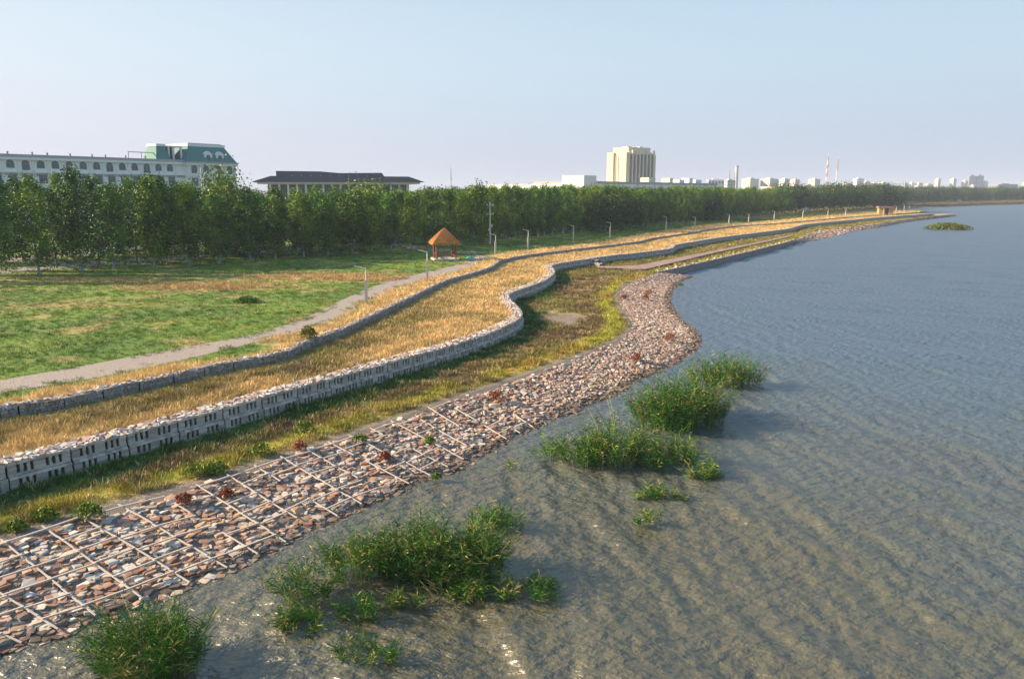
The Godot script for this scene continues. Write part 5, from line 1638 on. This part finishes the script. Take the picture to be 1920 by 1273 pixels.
func plants() -> void:
	# reeds standing in the water
	reeds(Vector3(-10.02, 0.00, -18.59), Vector3(2.90, 1.96, 2.40), 706, 0.7, 0.0, "big rounded reed clump nearest the camera at the bottom edge of the water")
	reeds(Vector3(-5.55, 0.00, -23.39), Vector3(1.80, 1.96, 1.30), 230, 0.9, 0.25, "arching reed clump with bare yellow stems beside the stones")
	reeds(Vector3(-6.62, 0.00, -21.94), Vector3(1.60, 1.82, 1.00), 109, 0.9, 0.3, "sparse reed clump with upright bare stems, left of the arching one")
	reeds(Vector3(-6.30, 0.00, -20.45), Vector3(1.90, 1.01, 0.90), 130, 0.8, 0.1, "low drooping reed clump below the sparse upright stems")
	reeds(Vector3(-3.51, 0.00, -23.75), Vector3(2.60, 2.29, 2.00), 732, 0.5, 0.0, "left half of the largest near reed thicket")
	reeds(Vector3(-1.70, 0.00, -23.75), Vector3(2.80, 2.16, 2.20), 785, 0.5, 0.0, "right half of the largest near reed thicket")
	reeds(Vector3(-0.50, 0.00, -27.20), Vector3(1.50, 1.35, 1.30), 149, 0.5, 0.0, "small reed clump behind the right end of the near thicket")
	reeds(Vector3(-1.71, 0.00, -22.27), Vector3(1.70, 0.94, 0.80), 120, 0.9, 0.1, "low yellowish reeds at the front of the near thicket")
	reeds(Vector3(0.49, 0.00, -22.27), Vector3(2.10, 0.94, 0.90), 120, 0.6, 0.1, "low reed clump right of the near thicket")
	reeds(Vector3(-4.08, 0.00, -18.95), Vector3(2.00, 0.81, 0.90), 89, 0.8, 0.1, "thin half-drowned reeds at the bottom, right of the big rounded clump")
	reeds(Vector3(-4.57, 0.00, -21.11), Vector3(1.70, 0.81, 0.90), 80, 0.6, 0.1, "thin reeds in front of the arching clump")
	reeds(Vector3(-3.46, 0.00, -21.72), Vector3(1.00, 0.68, 0.60), 40, 0.8, 0.1, "few loose reeds before the near thicket")
	reeds(Vector3(8.77, 0.00, -40.59), Vector3(3.90, 3.10, 3.40), 902, 0.5, 0.0, "left part of the tall reed thicket below the stone point")
	reeds(Vector3(10.68, 0.00, -41.60), Vector3(3.40, 2.97, 3.00), 739, 0.45, 0.0, "right part of the tall reed thicket below the stone point")
	reeds(Vector3(14.83, 0.00, -48.80), Vector3(4.60, 2.56, 2.60), 534, 0.5, 0.0, "farthest reed clump, reaching right from the tall thicket")
	reeds(Vector3(13.25, 0.00, -49.22), Vector3(2.60, 2.29, 2.00), 180, 0.9, 0.0, "yellow-tinged reeds between tall thicket and farthest clump")
	reeds(Vector3(4.93, 0.00, -34.42), Vector3(3.00, 2.70, 2.20), 460, 0.8, 0.0, "upright reed clump left of the tall thicket")
	reeds(Vector3(3.55, 0.00, -34.14), Vector3(2.40, 2.03, 1.60), 189, 1.0, 0.05, "yellow-green reeds beside the upright clump")
	reeds(Vector3(2.02, 0.00, -34.86), Vector3(1.70, 1.62, 1.00), 80, 1.0, 0.1, "small leftmost reed clump of the middle group")
	reeds(Vector3(7.47, 0.00, -33.92), Vector3(3.10, 2.03, 2.00), 366, 0.5, 0.0, "reed clump in front of the tall thicket")
	reeds(Vector3(8.87, 0.00, -32.37), Vector3(1.50, 1.22, 0.90), 89, 0.8, 0.0, "small reed clump at the right front of the middle group")
	reeds(Vector3(6.06, 0.00, -30.30), Vector3(1.50, 0.68, 0.60), 59, 0.9, 0.0, "low loose reeds below the middle group")
	reeds(Vector3(5.49, 0.00, -27.77), Vector3(1.10, 0.68, 0.50), 40, 0.9, 0.0, "tiny slanting reeds, lowest of the middle group")
	reeds(Vector3(7.20, 0.00, -30.13), Vector3(0.50, 0.54, 0.30), 13, 1.0, 0.0, "single tiny tuft of reed right of the low loose reeds")
	reeds(Vector3(0.13, 0.00, -33.71), Vector3(0.80, 1.08, 0.50), 24, 0.9, 0.1, "few thin reeds near the stones, left of the middle group")
	# reed island far out
	var isl := thing("reed_island", Vector3(148.23, 0.00, -255.80), 0.0, "low bushy reed island out on the lake near the spit", "reeds")
	var d := MeshData.new()
	for i in 5200:
		var p := Vector3(rng.randfn() * 2.9, 0, rng.randfn() * 2.1)
		var fall := 1.0 - pow(clampf(Vector2(p.x / 8.2, p.z / 6.0).length(), 0.0, 1.0), 2)
		if fall <= 0.02: continue
		var h := 2.3 * sqrt(fall) * (0.85 + 0.3 * patch2.get_noise_2d(p.x * 5.0, p.z * 5.0))
		p.y = h * sqrt(rng.randf())
		var ax := Vector3(rng.randfn(), rng.randfn() + 1.2, rng.randfn()).normalized() * 0.34
		var bx := ax.cross(Vector3(rng.randfn(), rng.randfn(), rng.randfn())).normalized() * 0.12
		d.col = jit(Color(0.05, 0.10, 0.02).lerp(Color(0.16, 0.18, 0.03), rng.randf()), 0.25)
		d.tri(p - ax, p + bx, p + ax); d.tri(p - ax, p + ax, p - bx)
	obj("foliage", d.mesh(), M.leaf, isl)
	d = MeshData.new()
	d.col = Color(0.10, 0.085, 0.05)
	d.tube([Vector3(0, -0.4, 0), Vector3(0, 0.1, 0), Vector3(0, 0.25, 0)], [5.4, 5.0, 3.0], 18)
	obj("mud_base", d.mesh(), M.ground, isl)
	# floating weed
	d = MeshData.new()
	for i in 240:
		var p := Vector3(rng.randfn() * 0.9, 0.05, rng.randfn() * 0.45)
		d.col = jit(Color(0.20, 0.30, 0.06), 0.25)
		var s := rng.randf_range(0.05, 0.14)
		var a := rng.randf() * TAU
		d.tri(p + Vector3(cos(a), 0, sin(a)) * s, p + Vector3(cos(a + 2.1), 0, sin(a + 2.1)) * s, p + Vector3(cos(a + 4.2), 0, sin(a + 4.2)) * s)
	var wd := obj("floating_weed", d.mesh(), M.leaf)
	wd.position = Vector3(39.58, 0.00, -97.41)
	tag(wd, "pale green patch of floating weed on the open water", "water weed")
	# bushes and weeds on the bank
	var red_a := Color(0.19, 0.05, 0.03); var red_b := Color(0.30, 0.10, 0.045)
	var grp := "rust red dried shrubs on the stones"
	for q in [[930, 750, 0.85, "rust red dried shrub alone in the middle of the stone slope"], [343, 943, 0.62, "rust red dried shrub at the upper edge of the near stones"], [562, 843, 0.6, "orange-brown dried shrub where grass meets the stones"], [425, 930, 0.5, "small reddish shrub among the near cage ribs"], [1216, 552, 0.9, "dark red shrub, upper of the pair on the stone point"], [1211, 562, 0.8, "dark red shrub, lower of the pair on the stone point"], [1170, 560, 0.7, "brown shrub at the left edge of the stone point"], [1256, 638, 0.9, "red shrub on the bulge of stones near the water"], [1194, 676, 0.8, "flat brown shrub on the stones below the bulge"], [722, 860, 0.5, "small brown shrub on the stones left of the middle"]]:
		bush("dried_shrub", stone_spot(q[0], q[1]), Vector3(q[2] * 1.2, q[2] * 0.75, q[2] * 1.1), red_a, red_b, 260, 0.12, q[3], "shrub", grp)
	var ga := Color(0.06, 0.13, 0.02); var gb := Color(0.16, 0.22, 0.03)
	for q in [[805, 830, 0.5, "small green weed growing through the stones, right one"], [676, 828, 0.65, "green weed at the top of the stones, left one"], [818, 897, 0.4, "tiny green weed at the waterline stones"], [1276, 537, 0.8, "yellow-green weed on the stone point near the water"]]:
		bush("green_plant", stone_spot(q[0], q[1]), Vector3(q[2] * 1.3, q[2] * 0.7, q[2] * 1.1), ga, gb, 200, 0.13, q[3], "weed", "green weeds among the stones")
	for q in [[372, 893, 0.9, "bright green weed on the berm, left of a close pair"], [406, 888, 0.8, "bright green weed on the berm, right of a close pair"], [490, 855, 0.9, "spreading green weed at the edge of the stones"], [570, 812, 0.9, "leafy green weed with a raised stalk on the berm"], [85, 975, 0.7, "green weed at the left end of the berm"], [165, 970, 0.8, "dark green low weed near the left end of the berm"], [30, 995, 0.6, "green weed by the left edge, closest to the stones"]]:
		bush("berm_plant", berm_spot(q[0], q[1]), Vector3(q[2] * 1.5, q[2] * 0.75, q[2] * 1.0), ga, Color(0.22, 0.27, 0.03), 300, 0.15, q[3], "weed", "green weeds along the berm")
	bush("green_bush", Vector3(-14.65, 2.50, -52.65), Vector3(1.5, 1.0, 1.2), Color(0.09, 0.13, 0.02), Color(0.20, 0.20, 0.03), 600, 0.16, "round olive bush in the golden strip above the upper wall", "bush")
	bush("green_bush", Vector3(-25.19, 2.50, -70.27), Vector3(2.6, 0.65, 2.0), Color(0.04, 0.11, 0.015), Color(0.10, 0.19, 0.025), 800, 0.2, "dark green bush alone in the middle of the lawn", "bush")

func stone_spot(u: float, v: float) -> Vector3:
	var g := ray_at(u, v, 0.5)
	var t := 0.5
	for k in 5:
		var q := Vector2(g.x, g.z)
		t = dist_to(C_top, q) / maxf(dist_to(C_top, q) + dist_to(C_water, q), 0.01)
		g = ray_at(u, v, 1.0 - t + 0.08)
	return g

func berm_spot(u: float, v: float) -> Vector3:
	return ray_at(u, v, 1.0)

func ray_at(u: float, v: float, y0: float) -> Vector3:
	var p := deg_to_rad(11.3)
	var x := (u - 960.0) / 1400.0; var y := -(v - 636.5) / 1400.0
	var d := Vector3(x, y * cos(p) - sin(p), -(cos(p) + y * sin(p)))
	return Vector3(0, 13, 0) + d * ((y0 - 13.0) / d.y)

func seen_from_shore(q: Vector2) -> bool:
	return q.x > q.y * 0.76 - 3.0 and q.x < -q.y * 0.76 + 3.0

func grass() -> void:
	var fine: Array[ArrayMesh] = []
	for k in 4:
		fine.append(tuft(11, 0.035, 0.45, 800 + k))
	var path_poly := C_path_low.duplicate()
	path_poly.append_array(rev(C_path_up))
	var path_all := path_poly
	path_poly = Geometry2D.offset_polygon(path_poly, -0.75)[0]
	# golden terrace
	var bed := C_wall.duplicate()
	bed.append_array(rev(C_upper))
	sow("terrace_grass", "golden dry grass covering the terrace", fine, bed, 2.0, Rect2(-60, -320, 330, 320), 30.0, bed_tint, func(q, c):
		var dw := dist_to(C_wall, q)
		if dw < 1.0: return 0.0
		var du := dist_to(C_upper, q)
		return (0.24 + 0.10 * clampf(dw - 1.0, 0, 1) + 0.22 * patch2.get_noise_2d(q.x * 5, q.y * 5)) * (0.45 + 0.55 * smoothstep(0.2, 2.2, du)), PackedVector2Array())
	var berm := C_top.duplicate()
	berm.append_array(C_edge)
	berm.append_array(C_top2)
	berm.append_array(rev(C_wall))
	sow("berm_grass", "weeds and yellow-green grass on the low berm", fine, berm, 1.0, Rect2(-40, -350, 300, 350), 30.0, berm_tint, func(q, c):
		if c.r > c.g and c.b > 0.09: return 0.09 if patch.get_noise_2d(q.x * 9, q.y * 9) > 0.1 else 0.0
		if dist_to(C_wall, q) < 0.15: return 0.0
		if dist_to(C_top, q) < 0.45: return 0.0
		return 0.27 + 0.25 * patch2.get_noise_2d(q.x * 3, q.y * 3), PackedVector2Array())
	var up := C_upper.duplicate()
	up.append_array([Vector2(215, -395), Vector2(235, -470), Vector2(120, -420)])
	up.append_array(rev(C_trees))
	up.append_array([Vector2(-110, -70), Vector2(-60, -10)])
	sow("lawn_grass", "green lawn with straw-coloured drifts and a golden edge", fine, up, 2.5, Rect2(-110, -470, 350, 470), 18.0, upland_tint, func(q, c):
		var du := dist_to(C_upper, q)
		if du < 0.55: return 0.0
		if patch2.get_noise_2d(q.x * 2.0, q.y * 2.0) < 0.02 and Geometry2D.is_point_in_polygon(q, path_all): return 0.0
		if c.r > c.g * 1.25: return 0.33 + 0.10 * patch2.get_noise_2d(q.x * 4, q.y * 4)
		return 0.14 + 0.10 * clampf(patch2.get_noise_2d(q.x * 2, q.y * 2) + 0.2, 0, 1), path_poly)
	# rough grass under the trees
	var under := rev(C_trees)
	var back := PackedVector2Array()
	for i in C_trees.size():
		var d := (C_trees[mini(i + 1, C_trees.size() - 1)] - C_trees[maxi(i - 1, 0)]).normalized()
		back.append(C_trees[i] + Vector2(d.y, -d.x) * 34.0)
	under.append_array(back)
	sow("rough_grass", "rough dark grass under the poplar rows", fine, under, 2.5, Rect2(-140, -420, 330, 420), 2.2, func(q): return Color(0.05, 0.085, 0.02).lerp(Color(0.10, 0.10, 0.03), clampf(patch.get_noise_2d(q.x, q.y) + 0.4, 0, 1)), func(q, c): return 0.35, PackedVector2Array())
	# dry brown reeds on the far shore
	var xf: Array = []; var cols := PackedColorArray()
	for i in 5200:
		var t := rng.randf()
		var a := [Vector2(248, -505), Vector2(300, -578), Vector2(352, -614), Vector2(426, -684), Vector2(508, -730), Vector2(655, -795)]
		var f := t * 5.0
		var k := mini(int(f), 4)
		var q: Vector2 = a[k].lerp(a[k + 1], f - k) + Vector2(rng.randf_range(-3, 3), rng.randf_range(-9, 4))
		var s := rng.randf_range(0.9, 2.6)
		xf.append(Transform3D(Basis(Vector3.UP, rng.randf() * TAU).scaled(Vector3(s, s, s)), Vector3(q.x, 1.4, q.y)))
		cols.append(jit(Color(0.20, 0.125, 0.08).lerp(Color(0.11, 0.12, 0.05), rng.randf()), 0.3))
	tag(scatter("dry_reeds", fine[1], M.grass, xf, cols), "belt of brown dry reeds along the far shore", "reeds")

func sow(called: String, label: String, kinds: Array[ArrayMesh], poly: PackedVector2Array, y: float, box: Rect2, density: float, tint: Callable, height: Callable, keep_out: PackedVector2Array) -> void:
	var xf: Array = []; var cols: Array = []
	for k in kinds.size():
		xf.append([]); cols.append(PackedColorArray())
	# strips of growing distance, sown thinner and with broader tufts the farther they lie
	var z := -14.0
	while z > box.position.y:
		var far := -z
		var step := maxf(1.5, far * 0.05)
		var dens := density * clampf(pow(42.0 / maxf(far, 42.0), 1.6), 0.012, 1.0)
		var x0 := maxf(box.position.x, z * 0.76 - 6.0); var x1 := minf(box.end.x, -z * 0.76 + 6.0)
		var broad := clampf(pow(maxf(far, 42.0) / 42.0, 0.8), 1.0, 4.5)
		if x1 > x0:
			var count := int((x1 - x0) * step * dens)
			for i in count:
				var q := Vector2(rng.randf_range(x0, x1), z - rng.randf() * step)
				if not Geometry2D.is_point_in_polygon(q, poly): continue
				if keep_out.size() and Geometry2D.is_point_in_polygon(q, keep_out) and rng.randf() < 0.97: continue
				var c: Color = tint.call(q)
				var h: float = height.call(q, c)
				if h <= 0.03: continue
				h *= rng.randf_range(0.65, 1.3) * (1.0 + 0.12 * (broad - 1.0))
				var wd := minf(h, 0.36) * rng.randf_range(0.9, 1.5) * broad
				var k := rng.randi() % kinds.size()
				xf[k].append(Transform3D(Basis(Vector3.UP, rng.randf() * TAU).scaled(Vector3(wd, h, wd)), Vector3(q.x, y - 0.02, q.y)))
				var tone := rng.randf_range(0.68, 1.32) * (1.0 + 0.45 * patch2.get_noise_2d(q.x * 8.0, q.y * 8.0))
				if rng.randf() < 0.09: c = c.lerp(Color(0.66, 0.52, 0.30), 0.7)
				cols[k].append(Color(c.r * tone, c.g * tone * rng.randf_range(0.95, 1.05), c.b * tone))
		z -= step
	var root := Node3D.new()
	root.name = called
	add_child(root)
	tag(root, label, "grass", "", "stuff")
	for k in kinds.size():
		scatter("tufts", kinds[k], M.grass, xf[k], cols[k], root)
	print(called, " ", xf.map(func(a): return a.size()))
